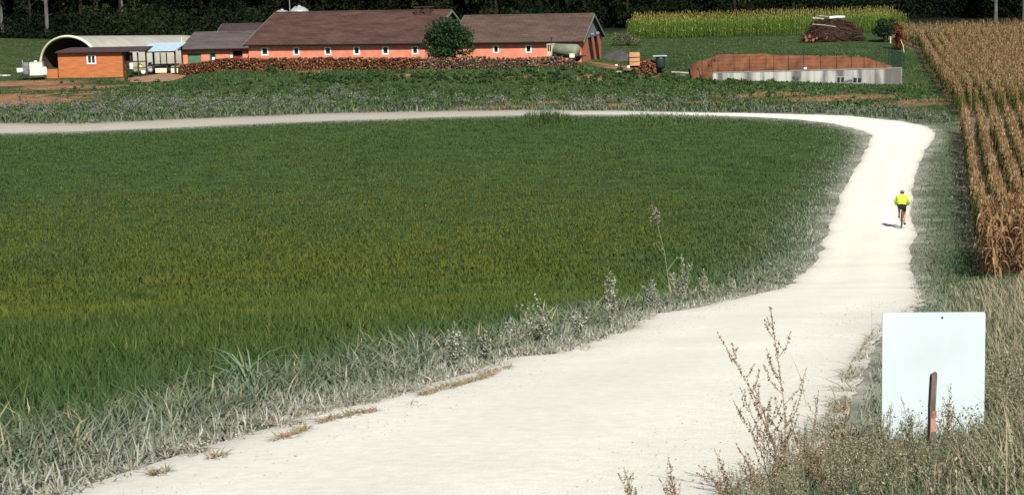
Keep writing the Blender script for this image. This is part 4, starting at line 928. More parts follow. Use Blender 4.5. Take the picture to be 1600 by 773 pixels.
# forest behind: individual trees, five kinds, crowns of small leaf clumps, coloured near black to paint in shade
M_FBARK = mat('forest_bark', (.018, .014, .011), .95, .4, 4, bump=.5, stretch=(1, 1, .25)); M_FPALE = mat('forest_pale_bark', (.10, .095, .085), .95, .4, 3, bump=.4, stretch=(1, 1, .4))  # bark darker than outside the forest, with the shade put into its colour
def tree_proto(kind, seed):
    rng = np.random.default_rng(seed); h = (13, 15, 12, 16, 14)[kind]; low = (.9, 3.5, .6, 5.2, 1.6)[kind]; wdt = (6.2, 6.5, 5.2, 5.6, 7.2)[kind]
    t = thing('tree', 'x', 'tree', (0, 0, 0))
    tr = MB(); pts = [(0, 0, -.4), (.05, 0, h*.25), (.15, .1, h*.55), (.1, .2, h*.93)]; tr.tube(pts, [.24, .19, .13, .03], 8)
    k = 30; ctr = []; 
    for i in range(k):
        z = rng.uniform(low, h*.95); f = (z-low)/(h-low); rr = wdt*.5*(math.sin(math.pi*min(1, .18+.82*f))**.6 if kind != 2 else 1-.85*f)
        a = rng.uniform(0, 6.283); q = rr*rng.uniform(.25, .9); ctr.append((q*math.cos(a), q*math.sin(a), z))
        if i % 2 == 0: tr.tube([(.05, .05, z*.8), (q*.5*math.cos(a), q*.5*math.sin(a), z*.92), ctr[-1]], [.07, .045, .015], 5)
    if kind == 3:
        for i in range(6): a = rng.uniform(0, 6.28); z = rng.uniform(1.5, 5); tr.tube([(0, 0, z), (.7*math.cos(a), .7*math.sin(a), z+.25)], [.035, .01], 4)
    tr.build('trunk', M_FPALE if kind == 3 else M_FBARK, t)
    ctr = np.array(ctr); rad = np.c_[rng.uniform(.6, 1.25, k), rng.uniform(.55, .9, k)]
    n = 2600; P, i = clump_points(n, ctr, rad, rng, .3)
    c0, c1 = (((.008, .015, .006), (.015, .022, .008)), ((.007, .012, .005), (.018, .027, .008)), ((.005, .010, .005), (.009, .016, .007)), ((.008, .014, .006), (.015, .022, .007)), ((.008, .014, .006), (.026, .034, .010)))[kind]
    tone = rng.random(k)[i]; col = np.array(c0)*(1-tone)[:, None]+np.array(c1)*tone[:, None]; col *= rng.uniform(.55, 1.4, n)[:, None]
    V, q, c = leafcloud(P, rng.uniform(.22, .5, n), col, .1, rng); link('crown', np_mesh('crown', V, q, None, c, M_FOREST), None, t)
    return t
TL_ = ['dark broad tree with foliage down to the ground at the forest edge', 'tall dark tree with a raised crown in the shaded forest', 'narrow near-black conifer in the shaded forest', 'slender pale-trunked tree standing out of the dark forest', 'wide spreading olive-tinged tree at the forest edge']
protos = [tree_proto(k, 60+k) for k in range(5)]; used = set(); spots = []
rnd = random.Random(9)
for row, (Y0, n_) in enumerate(((242, 34), (251, 30), (262, 28), (276, 26))):
    for i in range(n_):
        x = -94 + 188*(i+rnd.uniform(.15, .85))/n_; Y = Y0 + rnd.uniform(-3, 3) + (3 if x > 12 else 0)
        if 42 < x < 80 and row == 0: Y += 6
        spots.append((x, Y, rnd.choice((0, 0, 1, 2, 4, 4)) if row == 0 else rnd.choice((0, 1, 2, 4, 3))))
for px, Y in ((2, 238), (35, 241), (40, 243), (72, 237.5), (190, 244), (1556, 241), (1250, 252), (1600, 244)):
    q = at_y(px, 20, Y); spots.append((q.x, Y, 3))
for (x, Y, k) in spots:
    s_ = rnd.uniform(.85, 1.2); g = on(x, Y, -.05)
    if k not in used: used.add(k); o = protos[k]; o.location = g; o.rotation_euler = (0, 0, rnd.uniform(0, 6.28)); o.scale = (s_,)*3
    else: o = dup(protos[k], g, rnd.uniform(0, 6.28), s_)
    tag(o, TL_[k], 'tree', 'trees of the dark forest behind the farm')
# undergrowth along the forest foot and deep forest mass behind, shade painted in as near-black leaves
n = 95000; x = RNG.uniform(-98, 98, n); y = 236+RNG.random(n)**1.5*16 + np.where(x > 12, 7, 0) + np.where((x > 38), 3, 0); hh = (1.4+3.0*fbm(x, y*.3, 5, 81))*smooth01(0, 4, y-235)
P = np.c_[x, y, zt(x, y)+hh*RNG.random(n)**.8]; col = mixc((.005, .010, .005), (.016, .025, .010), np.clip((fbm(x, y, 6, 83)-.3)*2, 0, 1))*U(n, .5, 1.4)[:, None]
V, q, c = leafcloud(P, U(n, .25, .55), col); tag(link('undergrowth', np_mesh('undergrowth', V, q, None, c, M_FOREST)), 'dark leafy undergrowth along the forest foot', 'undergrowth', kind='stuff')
n = 130000; x = RNG.uniform(-125, 125, n); y = RNG.uniform(262, 325, n); P = np.c_[x, y, zt(x, y)+18*RNG.random(n)]
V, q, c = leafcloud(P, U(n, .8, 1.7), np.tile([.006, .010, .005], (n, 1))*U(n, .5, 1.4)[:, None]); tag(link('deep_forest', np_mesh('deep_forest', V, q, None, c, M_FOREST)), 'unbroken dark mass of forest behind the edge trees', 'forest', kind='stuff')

# ------------------------------------------------------------------ maize
def maize(seed, dry, hgt=2.15, det=2, spread=.74):
    """arrays of one maize plant: stalk, arching leaves, ear, tassel"""
    rnd = random.Random(seed); V, Q, C = [], [], []
    def strip(pts, wd, side, col, col2):
        n0 = len(V)
        for i, (p, w_) in enumerate(zip(pts, wd)):
            t = i/(len(pts)-1); cc = [a*(1-t)+b*t for a, b in zip(col, col2)]
            V.append(p-side*w_/2); V.append(p+side*w_/2); C.extend([cc, cc])
        for i in range(len(pts)-1): Q.append((n0+2*i, n0+2*i+1, n0+2*i+3, n0+2*i+2))
    tan = [(.235, .13, .062), (.29, .175, .09), (.155, .082, .04), (.36, .245, .135)]; grn = [(.075, .12, .025), (.11, .14, .03), (.05, .10, .025)]
    if det == 1 and dry > .3: tan = [(.29, .17, .085), (.34, .21, .115), (.19, .105, .052), (.38, .265, .16)]
    pick = lambda: rnd.choice(tan) if rnd.random() < dry else rnd.choice(grn)
    st = pick(); lean = Vector((rnd.gauss(0, .05), rnd.gauss(0, .05), 0))
    for a in (0, 1.57):
        s_ = Vector((math.cos(a), math.sin(a), 0)); strip([Vector((0, 0, 0)), lean*.5+Vector((0, 0, hgt*.5)), lean+Vector((0, 0, hgt*.93))], [.03, .026, .014], s_, st, st)
    a0 = rnd.uniform(0, 3.14)
    for i in range(10):
        z = hgt*(.16+.72*i/9); a = a0+math.pi*i+rnd.gauss(0, .35); d = Vector((math.cos(a), math.sin(a), 0)); sd = Vector((-d.y, d.x, 0))
        L = rnd.uniform(.5, .85)*(1 if i > 1 else .75)*(1.25-.75*i/9); drp = rnd.uniform(.5, 1.25)*(1.25 if dry > .5 else 1); c = pick() if det > 1 or i > 5 else rnd.choice(grn)*1; c = c if det > 1 or i > 5 else tuple(q*.75 for q in c); c2 = rnd.choice(tan) if rnd.random() < max(.3, dry)*(1 if det > 1 or i > 4 else .4) else c; b = lean*(z/hgt)+Vector((0, 0, z))  # low leaves of sown plants green, and darkened to paint shade between rows
        ns = 4 if det > 1 else 3
        pts = [b+d*(L*spread*.9*(j/ns)**.8)+Vector((0, 0, L*(.75*(j/ns)-1.25*drp*(j/ns)**2))) for j in range(ns+1)]
        wmax = rnd.uniform(.055, .09); strip(pts, [wmax*.6]+[wmax]*(ns-2)+[wmax*.7, .008], (sd+Vector((0, 0, rnd.uniform(-.5, .5)))).normalized(), c, c2)
    if det > 1:
        e = lean*.45+Vector((0, 0, hgt*.45)); d = Vector((math.cos(a0+1.2), math.sin(a0+1.2), 0)); sd = Vector((-d.y, d.x, 0)); c = rnd.choice(tan)
        for s_ in (sd, Vector((0, 0, 1)).cross(sd)+Vector((0, 0, .2))): strip([e, e+d*.07+Vector((0, 0, .1)), e+d*.12+Vector((0, 0, .24))], [.03, .06, .015], s_.normalized(), c, c)
    tc = rnd.choice(tan)
    for k in range(5 if det > 1 else 3):
        a = k*1.3; d = Vector((math.cos(a), math.sin(a), 0))*(.02 if k == 0 else .1); b = lean+Vector((0, 0, hgt*.9))
        strip([b, b+d*.5+Vector((0, 0, .16)), b+d+Vector((0, 0, .28-(.06 if k else 0)))], [.012, .03, .012], Vector((-math.sin(a), math.cos(a), 0)), tc, tc)
    return np.array([tuple(v) for v in V]), np.array(Q), np.array(C)
def sow(name, rows, label, dry, hgt, seed, tint=(1, 1, 1)):
    """many plants in one mesh"""
    Vs, Qs, Cs = [], [], []; off = 0; vrs = [maize(seed+i, dry, hgt, 1, .42) for i in range(9)]
    x, y = rows; vi = RNG.integers(0, 9, len(x)); rz = U(len(x), 0, 6.283); sc = U(len(x), .9, 1.08); zz = zt(x, y)-.03
    for i in range(len(x)):
        V, Q, C = vrs[vi[i]]; c, s_ = math.cos(rz[i]), math.sin(rz[i]); P = np.c_[V[:, 0]*c-V[:, 1]*s_, V[:, 0]*s_+V[:, 1]*c, V[:, 2]]*sc[i] + (x[i], y[i], zz[i])
        Vs.append(P); Qs.append(Q+off); Cs.append(C*RNG.uniform(.72, 1.2)*np.array(tint)); off += len(V)
    o = link(name, np_mesh(name, np.vstack(Vs), np.vstack(Qs), None, np.vstack(Cs), M_DRYLEAF)); return tag(o, label, 'maize', kind='stuff')
SPACE = .92
def corn_rows(y0, y1, nrow, sp, width_limit=.33):
    xs, ys = [], []
    for r_ in range(nrow):
        y = y0 + RNG.uniform(0, .5) + (.5*math.sin(r_*1.7) if r_ else 0)
        while y < y1:
            x = float(corn_x(y))+.15+SPACE*r_+RNG.normal(0, .05 if y > 133 else .085)
            if x < width_limit*y+2: xs.append(x); ys.append(y)
            y += sp*RNG.uniform(.7, 1.35)
    return np.array(xs), np.array(ys)
x, y = corn_rows(58, 127, 19, .2, .345); order = np.argsort(y*1.0 + (x-corn_x(y))*2.2); near, rest = order[:270], order[270:]
vm = []
for i in range(8):
    V, Q, C = maize(200+i, .8, 2.15, 2); vm.append(np_mesh('maize_plant', V, Q, None, C, M_DRYLEAF))
for i in near:
    o = link('maize_plant', vm[int(RNG.integers(0, 8))]); o.location = on(x[i], y[i], -.03); o.rotation_euler = (RNG.normal(0, .06), RNG.normal(0, .06), RNG.uniform(0, 6.28)); o.scale = (RNG.uniform(.85, 1.12),)*3
    tag(o, 'dry brown maize plant in the nearest rows at the right edge', 'maize plant', 'maize plants of the nearest rows')
sow('maize_rows', (x[rest], y[rest]), 'drying tan and green maize rows nearer the road bend', .62, 2.15, 300)
SPACE = 1.0
x, y = corn_rows(137, 142.5, 12, .26, .30)
sow('maize_edge_rows', (x, y), 'greener leafy maize rows at the near edge of the far maize field', .3, 1.9, 450)
x, y = corn_rows(143, 221, 32, .24, .325)
sow('far_maize_rows', (x, y), 'tan maize field in rows running up to the forest', .62, 2.15, 400)
a, b = at(982, 66), at(1425, 60); xs, ys = [], []
for r_ in range(16):
    for xx in np.arange(a.x+.12*r_, b.x+1, .3): xs.append(xx+RNG.normal(0, .05)); ys.append(228.5+r_*.76+RNG.normal(0, .1)+.012*(xx-a.x))
sow('green_maize_plot', (np.array(xs), np.array(ys)), 'green maize plot with tan tassels before the dark forest', .08, 2.2, 500, (1.15, 1.4, 1.0))
# ------------------------------------------------------------------ sign, stake, cyclist, roadside weeds
p = at(1457, 700); sgn = thing('blank_sign', 'blank white board with rounded corners standing in the roadside weeds', 'sign', tuple(p), -R(6))
def depth_sign():
    pass
hgt_top = at_y(1458, 488, p.y).z-p.z; ww = (at_y(1536, 600, p.y).x-at_y(1379, 600, p.y).x)
def rounded_panel(w, z0, z1, th, r_, n=6):
    pts = []
    for cx, cz, a0 in ((w/2-r_, z1-r_, 0), (-w/2+r_, z1-r_, 90), (-w/2+r_, z0+r_, 180), (w/2-r_, z0+r_, 270)):
        for i in range(n+1): a = R(a0+90*i/n); pts.append((cx+r_*math.cos(a), cz+r_*math.sin(a)))
    k = len(pts); mb = MB(); mb.add([(x, -th/2, z) for x, z in pts]+[(x, th/2, z) for x, z in pts], [tuple(range(k-1, -1, -1)), tuple(range(k, 2*k))]+[(i, (i+1) % k, k+(i+1) % k, k+i) for i in range(k)]); return mb
rounded_panel(ww, .02, hgt_top, .022, .012).build('panel', mat('white_enamel', (.50, .58, .60), .45, .07, 2.5), sgn)
MB().tube([(.05, -.0125, hgt_top-.028), (.05, -.0165, hgt_top-.028)], .006, 8).build('bolt', M_DKSTEEL, sgn)
for x in (-.18, .18): MB().tube([(x, .036, -.4), (x, .036, hgt_top-.1)], .022, 8).build('post', M_STEEL, sgn)
for z in (.2, hgt_top-.16): MB().box((-.26, .0112, z-.02), (.26, .0139, z+.02)).build('clamp', M_STEEL, sgn)
p2 = at(1456, 752); stz = at_y(1457, 583, p2.y).z-p2.z
t = thing('wooden_stake', 'weathered square wooden stake with reddish band before the white board', 'stake', tuple(p2), R(12))
w_ = .0155; mb = MB(); zs = [-.3, 0, stz*.35, stz*.7, stz-.012, stz]; lean = [0, 0, -.006, -.007, .006, .007]; sc = [1, 1, 1, .98, .96, .84]
vs = []; fs = []
for z, l, s_ in zip(zs, lean, sc):
    for sx, sy in ((-1, -1), (1, -1), (1, 1), (-1, 1)): vs.append((sx*w_*s_+l*.6, sy*w_*s_, z+(.006*sx if z > stz-.02 else 0)))
for i in range(len(zs)-1):
    for k in range(4): fs.append((i*4+k, i*4+(k+1) % 4, i*4+4+(k+1) % 4, i*4+4+k))
fs.append(tuple(len(vs)-4+k for k in range(4))); mb.add(vs, fs)
mb.build('shaft', mat('weathered_stake', (.10, .078, .065), .9, .45, 14, c2=(.22, .17, .14), stretch=(3, 3, .5), bump=.5), t)
MB().box((-.0165, -.0172, stz*.47), (.009, -.0158, stz*.60)).box((-.008, -.0172, stz*.605), (.0150, -.0158, stz*.66)).build('paint_band', mat('faded_red_paint', (.34, .13, .08), .8, .4, 18, c2=(.5, .27, .19)), t)

# cyclist
def skin(name, verts, edges, rad, m, parent, sub=2):
    me = bpy.data.meshes.new(name); me.from_pydata(verts, edges, []); o = bpy.data.objects.new(name, me); COL.objects.link(o)
    o.modifiers.new('s', 'SKIN'); o.modifiers.new('d', 'SUBSURF').levels = sub
    for i, r_ in enumerate(rad): o.data.skin_vertices[0].data[i].radius = r_ if hasattr(r_, '__len__') else (r_, r_)
    o.data.skin_vertices[0].data[0].use_root = True
    dg = bpy.context.evaluated_depsgraph_get(); ev = o.evaluated_get(dg); m2 = bpy.data.meshes.new_from_object(ev); bpy.data.objects.remove(o)
    m2.materials.clear(); m2.materials.append(m); m2.polygons.foreach_set('use_smooth', [True]*len(m2.polygons)); return link(name, m2, None, parent)
g = at(1410, 357.5); HEAD = math.atan2(at(1408, 330).x-g.x, at(1408, 330).y-g.y)
HEAD = R(13); bz = Vector((g.x-.11, g.y-.35, float(zt(g.x, g.y-.35))+.06))
bike = thing('bicycle', 'bicycle ridden along the white road by the yellow-clad cyclist', 'bicycle', tuple(bz), -HEAD)
M_FR = mat('orange_red_frame', (.35, .06, .03), .4, .1, 4)
M_SKIN = mat('skin', (.45, .21, .14), .6, .08, 8); M_JACKET = mat('neon_jacket', (.50, .80, .05), .7, .06, 9); M_SHORTS = mat('black_shorts', (.012, .012, .014), .8, .2, 8)
for y in (0, 1.03):
    wo = link('wheel', MB().torus((0, 0, 0), .315, .024, 'X', 32, 8).mesh('tyre', M_BLACK, True), None, bike); wo.location = (0, y, .34)
    MB().torus((0, 0, 0), .285, .012, 'X', 32, 6).build('rim', M_STEEL, wo, True)
    sp = MB()
    for k in range(16): a = 2*math.pi*k/16; sp.tube([(.02*(-1)**k, 0, 0), (0, .28*math.cos(a), .28*math.sin(a))], .0015, 3, False)
    sp.build('spokes', M_STEEL, wo); MB().tube([(-.05, 0, 0), (.05, 0, 0)], .022, 8).build('hub', M_DKSTEEL, wo)
bb, stt, htt, hb_ = (0, .43, .29), (0, .27, .82), (0, .82, .86), (0, .86, .72)
MB().tube([bb, stt], .017, 8).tube([stt, htt], .016, 8).tube([bb, hb_], .02, 8).tube([htt, hb_], .02, 8).tube([bb, (-.06, 0, .34)], .009, 6).tube([bb, (.06, 0, .34)], .009, 6).tube([stt, (-.06, 0, .34)], .008, 6).tube([stt, (.06, 0, .34)], .008, 6).build('frame', M_FR, bike)
MB().tube([(-.05, .88, .70), (-.05, 1.03, .34)], .012, 6).tube([(.05, .88, .70), (.05, 1.03, .34)], .012, 6).tube([(-.05, .88, .70), (.05, .88, .70)], .015, 6).build('fork', M_DKSTEEL, bike)
MB().tube([stt, (0, .235, .95)], .013, 8).build('seat_post', M_STEEL, bike)
MB().add([(-.07, .08, .96), (.07, .08, .96), (.02, .36, .965), (-.02, .36, .965), (-.075, .07, .99), (.075, .07, .99), (.018, .37, .985), (-.018, .37, .985)], [(3, 2, 1, 0), (4, 5, 6, 7), (0, 1, 5, 4), (1, 2, 6, 5), (2, 3, 7, 6), (3, 0, 4, 7)]).build('saddle', M_BLACK, bike)
hbr = MB().tube([(-.31, .80, 1.0), (-.2, .86, 1.0), (0, .87, .98), (.2, .86, 1.0), (.31, .80, 1.0)], .013, 8).tube([htt, (0, .87, .98)], .016, 8).build('handlebar', M_DKSTEEL, bike)
for s_ in (-1, 1): MB().tube([(.31*s_, .80, 1.0), (.23*s_, .845, 1.0)], .019, 8).build('grip', M_BLACK, hbr)
cr = MB().tube([(.07, .43, .29), (.09, .44, .13)], .012, 6).tube([(-.07, .43, .29), (-.09, .42, .45)], .012, 6).build('crank', M_DKSTEEL, bike)
MB().tube([(.075, .43, .29), (.082, .43, .29)], .09, 18).build('chainring', M_DKSTEEL, bike)
MB().box((.09, .39, .115), (.19, .49, .14)).build('pedal', M_BLACK, bike); MB().box((-.19, .37, .44), (-.09, .47, .465)).build('pedal', M_BLACK, bike)
per = thing('person', 'cyclist seen from behind in neon yellow jacket, black shorts and helmet', 'person', tuple(bz), -HEAD)
J = dict(pel=(0, .2, 1.06), wst=(0, .30, 1.2), chs=(0, .46, 1.38), nk=(0, .62, 1.45), hd0=(0, .67, 1.50), hd=(0, .725, 1.57), hd2=(0, .735, 1.62),
         sl=(-.19, .52, 1.42), el=(-.315, .60, 1.17), wl=(-.285, .77, 1.04), sr=(.19, .52, 1.42), er=(.315, .60, 1.17), wr=(.285, .77, 1.04), hl=(-.275, .83, 1.02), hr=(.275, .83, 1.02),
         pl=(-.10, .22, 1.0), kl=(-.13, .58, .86), al=(-.12, .40, .53), fl=(-.13, .46, .48), tl=(-.135, .56, .475), pr=(.10, .22, .99), kr=(.12, .53, .60), ar=(.13, .38, .22), fr=(.135, .44, .165), tr=(.14, .54, .16))
names = list(J); id_ = {k: i for i, k in enumerate(names)}
E = [('pel', 'wst'), ('wst', 'chs'), ('chs', 'nk'), ('nk', 'hd0'), ('hd0', 'hd'), ('hd', 'hd2'), ('chs', 'sl'), ('sl', 'el'), ('el', 'wl'), ('wl', 'hl'), ('chs', 'sr'), ('sr', 'er'), ('er', 'wr'), ('wr', 'hr'),
     ('pel', 'pl'), ('pl', 'kl'), ('kl', 'al'), ('al', 'fl'), ('fl', 'tl'), ('pel', 'pr'), ('pr', 'kr'), ('kr', 'ar'), ('ar', 'fr'), ('fr', 'tr')]
RD = dict(pel=(.15, .12), wst=(.13, .10), chs=(.13, .085), nk=.06, hd0=.07, hd=.085, hd2=.06, sl=.048, el=.043, wl=.03, sr=.048, er=.043, wr=.03, hl=.035, hr=.035, pl=.095, kl=.058, al=.036, fl=.036, tl=.028, pr=.095, kr=.058, ar=.036, fr=.036, tr=.028)
skin('body', [J[n_] for n_ in names], [(id_[a], id_[b]) for a, b in E], [RD[n_] for n_ in names], M_SKIN, per)
def sub_skin(name, ks, es, fac, m, cut=None):
    ids = {k: i for i, k in enumerate(ks)}; vv = [(cut or {}).get(k, J.get(k)) for k in ks]
    f = lambda k: tuple((q*fac+.012 for q in (RD[k] if hasattr(RD[k], '__len__') else (RD[k],)*2)))
    return skin(name, vv, [(ids[a], ids[b]) for a, b in es], [f(k) for k in ks], m, per)
sub_skin('jacket', ['wst', 'chs', 'nk', 'sl', 'el', 'wl', 'sr', 'er', 'wr', 'pel'], [('pel', 'wst'), ('wst', 'chs'), ('chs', 'nk'), ('chs', 'sl'), ('sl', 'el'), ('el', 'wl'), ('chs', 'sr'), ('sr', 'er'), ('er', 'wr')], 1.5, M_JACKET, {'pel': (0, .235, 1.11)})
lerp = lambda a, b, t: tuple(x*(1-t)+y*t for x, y in zip(a, b))
RD['ml'] = RD['mr'] = .075
sub_skin('shorts', ['pel', 'pl', 'ml', 'pr', 'mr'], [('pel', 'pl'), ('pl', 'ml'), ('pel', 'pr'), ('pr', 'mr')], 1.08, M_SHORTS, {'pel': (0, .2, 1.05), 'ml': lerp(J['pl'], J['kl'], .72), 'mr': lerp(J['pr'], J['kr'], .66)})
for a, b in (('fl', 'tl'), ('fr', 'tr')):
    A_, B_ = Vector(J[a]), Vector(J[b]); MB().tube([A_-Vector((0, .09, 0)), A_-Vector((0, .05, -.01)), A_+Vector((0, .02, .01)), B_-Vector((0, .02, 0)), B_+Vector((0, .03, -.005))], [.025, .046, .047, .04, .02], 10).build('shoe', M_BLACK, per, True)
for s_, w_n in ((-1, 'hl'), (1, 'hr')):
    c = Vector(J[w_n]); gl = MB()
    for k in range(4): gl.tube([c+Vector((s_*(.03-.02*k), .0, .02)), c+Vector((s_*(.03-.02*k), .035, .012)), c+Vector((s_*(.03-.02*k), .04, -.02)), c+Vector((s_*(.03-.02*k), .02, -.035))], [.011, .010, .009, .008], 6)
    gl.tube([c+Vector((-s_*.035, -.01, .0)), c+Vector((-s_*.05, .02, -.02)), c+Vector((-s_*.04, .03, -.04))], [.012, .010, .008], 6); gl.blob(tuple(c+Vector((0, -.015, .01))), (.042, .04, .026), 3, 10, 7, .02); gl.build('glove', M_BLACK, per, True)
hm = MB(); hm.blob((0, .715, 1.61), (.102, .14, .10), 3, 16, 10, .01); he = hm.build('helmet', mat('dark_helmet', (.03, .03, .035), .4, .2, 10), per, True)
for x in (-.045, .0, .045): MB().tube([(x, .585, 1.62), (x*1.1, .63, 1.685), (x, .715, 1.713), (x*.8, .80, 1.69)], .008, 6).build('helmet_stripe', M_WHITE, he)
MB().tube([(-.088, .70, 1.56), (-.06, .75, 1.49), (.06, .75, 1.49), (.088, .70, 1.56)], .006, 5).build('chin_strap', M_BLACK, he)

for o_ in (bike, per): o_.scale = (.95, .95, .95)
# roadside weeds: each a plant of its own with stems and seed heads or leaves
PAL = {'dock': [(.24, .16, .095), (.33, .25, .165), (.14, .085, .05), (.40, .34, .24)], 'herb': [(.20, .205, .13), (.30, .29, .20), (.12, .145, .085), (.35, .31, .21)],
       'mugwort': [(.30, .315, .23), (.40, .40, .31), (.17, .19, .13)], 'bushy': [(.25, .27, .21), (.40, .40, .35), (.12, .14, .10)], 'reed': [(.17, .16, .11), (.24, .22, .16)], 'stalk': [(.25, .17, .10), (.2, .15, .1)]}
def weed_mesh(h, kind, seed, lean):
    rng = np.random.default_rng(seed); st = MB(); pts, up_ = [], Vector((0, 0, 1))
    nst = {'dock': 3, 'herb': 5, 'mugwort': 5, 'bushy': 8, 'reed': 1, 'stalk': 1}[kind]
    off = {'dock': .0045, 'herb': .006, 'mugwort': .010, 'bushy': .014, 'reed': .01, 'stalk': .002}[kind]*max(.6, h)**.5
    r0_ = {'dock': .0034, 'herb': .003, 'mugwort': .004, 'bushy': .004, 'reed': .006, 'stalk': .004}[kind]*h**.5
    def spike(a, b, u0, step):
        n_ = max(2, int((b-a).length*(1-u0)/step))
        for i in range(n_):
            u = u0+(1.0-u0)*(i+rng.random())/n_; k = off*(1.25-.75*u)
            pts.append(tuple(a.lerp(b, u) + Vector(rng.normal(0, 1, 3))*k))
    step = {'dock': .0050, 'herb': .0055, 'mugwort': .0085, 'bushy': .0085, 'reed': .02, 'stalk': .03}[kind]
    for s_ in range(nst):
        hh = h*(1 if s_ == 0 else rng.uniform(.5, .88)); a = rng.uniform(0, 6.28); sp = 0 if s_ == 0 else rng.uniform(.08, .3)*h
        tip = Vector((lean*h*(1 if s_ == 0 else rng.uniform(.3, 1.8))+math.cos(a)*sp, math.sin(a)*sp*.7, hh)); mid = Vector((tip.x*.38, tip.y*.38, hh*.55))
        st.tube([(0, 0, -.03), mid, tip], [r0_, r0_*.75, r0_*.3], 4)
        path = lambda t_: Vector((0, 0, 0)).lerp(mid, t_/.55) if t_ < .55 else mid.lerp(tip, (t_-.55)/.45)
        spike(path(.55), tip, 0.05 if kind != 'reed' else .95, step)
        if kind in ('mugwort', 'bushy', 'herb'): spike(path(.08), path(.55), 0, step*1.6)
        nb_ = {'dock': 12, 'herb': 8, 'mugwort': 12, 'bushy': 10, 'reed': 2, 'stalk': 0}[kind]
        for b in range(nb_):
            t_ = .25+.66*(b+rng.random())/nb_; P0 = path(t_); aa = rng.uniform(0, 6.28); L = h*rng.uniform(.14, .34)*(1.2-t_)*(1 if kind in ('dock', 'herb') else .8)
            d = Vector((math.cos(aa), math.sin(aa)*.8, 0)); m_ = P0 + d*L*.4+up_*L*.42; e = m_ + d*L*.22+up_*L*.6
            st.tube([P0, m_, e], [r0_*.5, r0_*.4, r0_*.2], 3); spike(P0, m_, .35, step); spike(m_, e, 0, step)
        if kind == 'reed':
            for i in range(230): u = rng.random(); w = .05*math.sin(math.pi*min(1, u*1.1+.02))+.008; q = mid.lerp(tip, .62+.42*u) + Vector((rng.normal(0, w), rng.normal(0, w), rng.normal(0, .03)))*h*.55; pts.append(tuple(q))
            for (t_, sd) in ((.35, 1), (.5, -1)): P0 = path(t_); st.tube([P0, P0+Vector((.10*sd, 0, .14))*h, P0+Vector((.2*sd, 0, .1))*h], [r0_*1.2, r0_, r0_*.2], 3)
    pts = np.array(pts); n_ = len(pts); pal = PAL[kind]
    tone = rng.integers(0, len(pal), n_); col = np.array(pal)[tone]*rng.uniform(.65, 1.3, n_)[:, None]
    s0 = {'dock': (.010, .021), 'herb': (.009, .018), 'mugwort': (.026, .055), 'bushy': (.024, .05), 'reed': (.02, .045), 'stalk': (.008, .012)}[kind]
    V, q, c = leafcloud(pts, rng.uniform(*s0, n_)*max(.8, h**.5), col, 0, rng)
    return np_mesh('seed_head', V, q, None, c, M_DRYLEAF), st.mesh('stem', M_STEM[kind])
M_STEM = {k: mat('stem_'+k, c, .85, .3, 20) for k, c in (('dock', (.24, .18, .11)), ('herb', (.17, .16, .09)), ('mugwort', (.2, .21, .14)), ('bushy', (.2, .21, .15)), ('reed', (.22, .23, .12)), ('stalk', (.22, .16, .10)))}
def weed(name, label, cat, loc, h, kind, seed, lean=(0, 0), group=None):
    t = thing(name, label, cat, tuple(loc), 0, group); a, b = weed_mesh(h, kind, seed, lean[0])
    link('seed_head' if kind in ('dock', 'reed', 'herb', 'stalk') else 'foliage', a, None, t); link('stem', b, None, t); return t
G1 = 'dried brown weeds in the foreground'
def fg(px, top, base, D, lab, seed, lean=0, kind='dock'):
    q = on(at_y(px, base, D).x, D); tip = at_y(px, top, D); weed('dried_weed', lab, 'weed', q, tip.z-q.z, kind, seed, (lean, 0), G1)
fg(1236, 478, 790, 9.0, 'tallest dried brown weed rising against the white road', 1, -.1)
fg(1215, 600, 790, 8.9, 'second tallest branching dry weed just left of the tallest one', 2, -.3)
fg(1196, 690, 800, 8.7, 'half-height dry weed leaning left beside the tallest weed', 3, -.4)
fg(1150, 700, 800, 8.6, 'dark brown dry weed leaning left at the bottom edge', 4, -.3)
fg(1056, 714, 800, 8.5, 'short pale dry weed alone at the bottom edge on gravel', 5, -.1)
fg(994, 728, 800, 8.5, 'leftmost small dry weed at the bottom edge', 6, -.2)
fg(1262, 610, 790, 9.2, 'reddish dry weed just right of the tallest weed', 7, .1)
fg(1285, 690, 800, 8.8, 'low bushy dry weed between tallest weed and sign', 8, 0)
fg(1478, 600, 735, 10.6, 'slim dry weed in front of the white board right of the stake', 9, .05)
fg(1308, 620, 760, 9.9, 'thin rust-tipped dry weed left of the white board', 10, .1)
protos_h = []
RNG2 = np.random.default_rng(77)
def herb(px, D, h, seed):
    q = at_y(px, 760, D); q = on(q.x, D, -.01)
    if len(protos_h) < 6: o = weed('seeding_herb', 'olive and cream seeding herb in the thick growth below the white board', 'herb', q, .42, 'herb', 900+seed, (RNG2.normal(0, .12), 0), 'seeding herbs massed round the white board'); protos_h.append(o)
    else: o = dup(protos_h[int(RNG2.integers(0, 6))], q, RNG2.uniform(0, 6.28), 1)
    o.scale = (h/.42,)*3
for i in range(150):
    px = RNG2.uniform(1215, 1640); D = RNG2.uniform(8.4, 10.9)
    herb(px, D, RNG2.uniform(.2, .42)*(1 if px > 1300 else .75), i)
for i in range(26): herb(RNG2.uniform(1120, 1260), RNG2.uniform(8.3, 9.0), RNG2.uniform(.14, .3), i)
for i in range(34): herb(RNG2.uniform(1385, 1530), RNG2.uniform(9.3, 9.95), RNG2.uniform(.2, .31), i)
for i in range(14): herb(RNG2.uniform(1540, 1640), RNG2.uniform(11, 14), RNG2.uniform(.4, .6), i)
G2 = 'pale dusty weeds along the field edge'
def vg(px, top, base, lab, seed, kind='mugwort', lean=0):
    q = at(px, base); weed('dusty_weed', lab, 'weed', q, at_y(px, top, q.y).z-q.z, kind, seed, (lean, 0), G2)
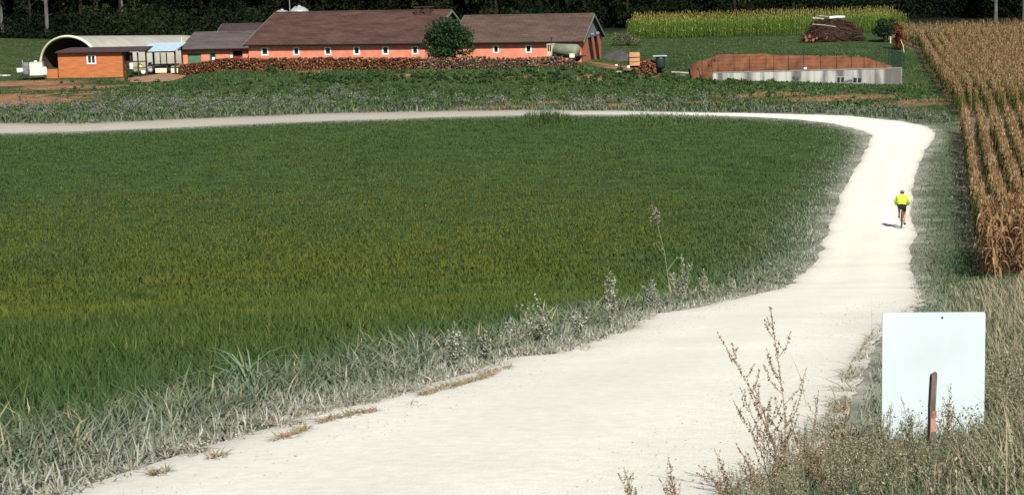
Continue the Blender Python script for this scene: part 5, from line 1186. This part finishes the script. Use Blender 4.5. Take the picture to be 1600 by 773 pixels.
vg(858, 458, 540, 'dusty mugwort leaning left halfway along the field edge', 21, 'mugwort', -.25)
vg(955, 422, 515, 'upright pale mugwort with spiky heads further up the field edge', 22)
vg(712, 500, 580, 'broad grey bushy weed at the middle of the field edge', 23, 'bushy')
vg(760, 515, 570, 'lower grey weed right beside the broad bushy one', 24, 'bushy')
vg(1018, 435, 490, 'dark-based dusty weed left of the tall reed', 25, 'bushy')
vg(1140, 424, 464, 'small pale spire weed close to the inner bend', 26, 'mugwort')
vg(1050, 322, 478, 'tall thin reed with dusky plume above the field edge', 27, 'reed', -.18)
vg(1066, 396, 476, 'straw-coloured grass clump beside the tall reed', 28, 'mugwort')
vg(1232, 395, 446, 'dark green weed on the inner bend', 29, 'bushy')
vg(905, 480, 535, 'thin straw weed between the two mugworts', 30, 'mugwort')
vg(1100, 420, 474, 'straw-coloured weed right of the tall reed', 31, 'mugwort')
vg(1362, 465, 520, 'single thin stalk on the gravel left of the white board', 32, 'stalk')
vg(1262, 548, 640, 'short brown stalk standing on the gravel right of the tallest weed', 33, 'stalk', -.3)
fr_ = []
for i in range(34):
    j_ = int(RNG2.integers(90, int(len(La)*.42))); D_ = La[j_]; q = on(D_[0]-RNG2.uniform(.15, .9), D_[1]+RNG2.uniform(.1, .5)); hh = RNG2.uniform(.16, .42)
    if len(fr_) < 5: o = weed('fringe_weed', 'small pale dusty weed in the fringe between green field and white road', 'weed', q, .4, ('bushy', 'mugwort', 'bushy', 'stalk', 'herb')[len(fr_)], 950+i, (RNG2.normal(0, .1), 0), 'small dusty weeds of the field fringe'); fr_.append(o)
    else: o = dup(fr_[int(RNG2.integers(0, 5))], q, RNG2.uniform(0, 6.28))
    o.scale = (hh/.4,)*3
# one arching grass tuft high above the verge
q = at(395, 628); n = 46; az = U(n, 0, 6.283)
o = blades('grass_tuft', np.c_[q.x+RNG.normal(0, .07, n), q.y+RNG.normal(0, .07, n), np.full(n, q.z)], U(n, .55, 1.0), U(n, .012, .02), az, U(n, .5, 1.1), U(n, .6, 1.0), np.tile([.14, .19, .12], (n, 1))*U(n, .6, 1.3)[:, None], 5)
tag(o, 'tall tuft of arching green grass above the left verge', 'grass tuft')
# low orange-tipped and broad-leaved herbs massed under the sign
x, y = scatter(7.2, 12.2, lambda D: 1300, x0=.9, x1=3.6); k = inside(x, y, RIGHT); x, y = x[k], y[k]; rd = road_dist(x, y); k = (rd > .15)*(RNG.random(len(x)) < smooth01(.1, .7, rd)*(.25+fbm(x, y, .5, 91))); x, y = x[k], y[k]; n = len(x)
P = np.c_[x, y, zt(x, y)+RNG.random(n)*.34*(.4+fbm(x, y, .6, 93))]; pal = np.array([(.13, .15, .07), (.22, .20, .11), (.07, .10, .05), (.30, .26, .16), (.055, .085, .045)]); col = pal[RNG.integers(0, 5, n)]*U(n, .6, 1.3)[:, None]; orr = RNG.random(n) < .012; col[orr] = (.40, .19, .09)
V, q, c = leafcloud(P, U(n, .008, .022), col); tag(link('low_herbs', np_mesh('low_herbs', V, q, None, c, M_DRYLEAF)), 'low seeding herbs massed below the white board', 'herbs', kind='stuff')
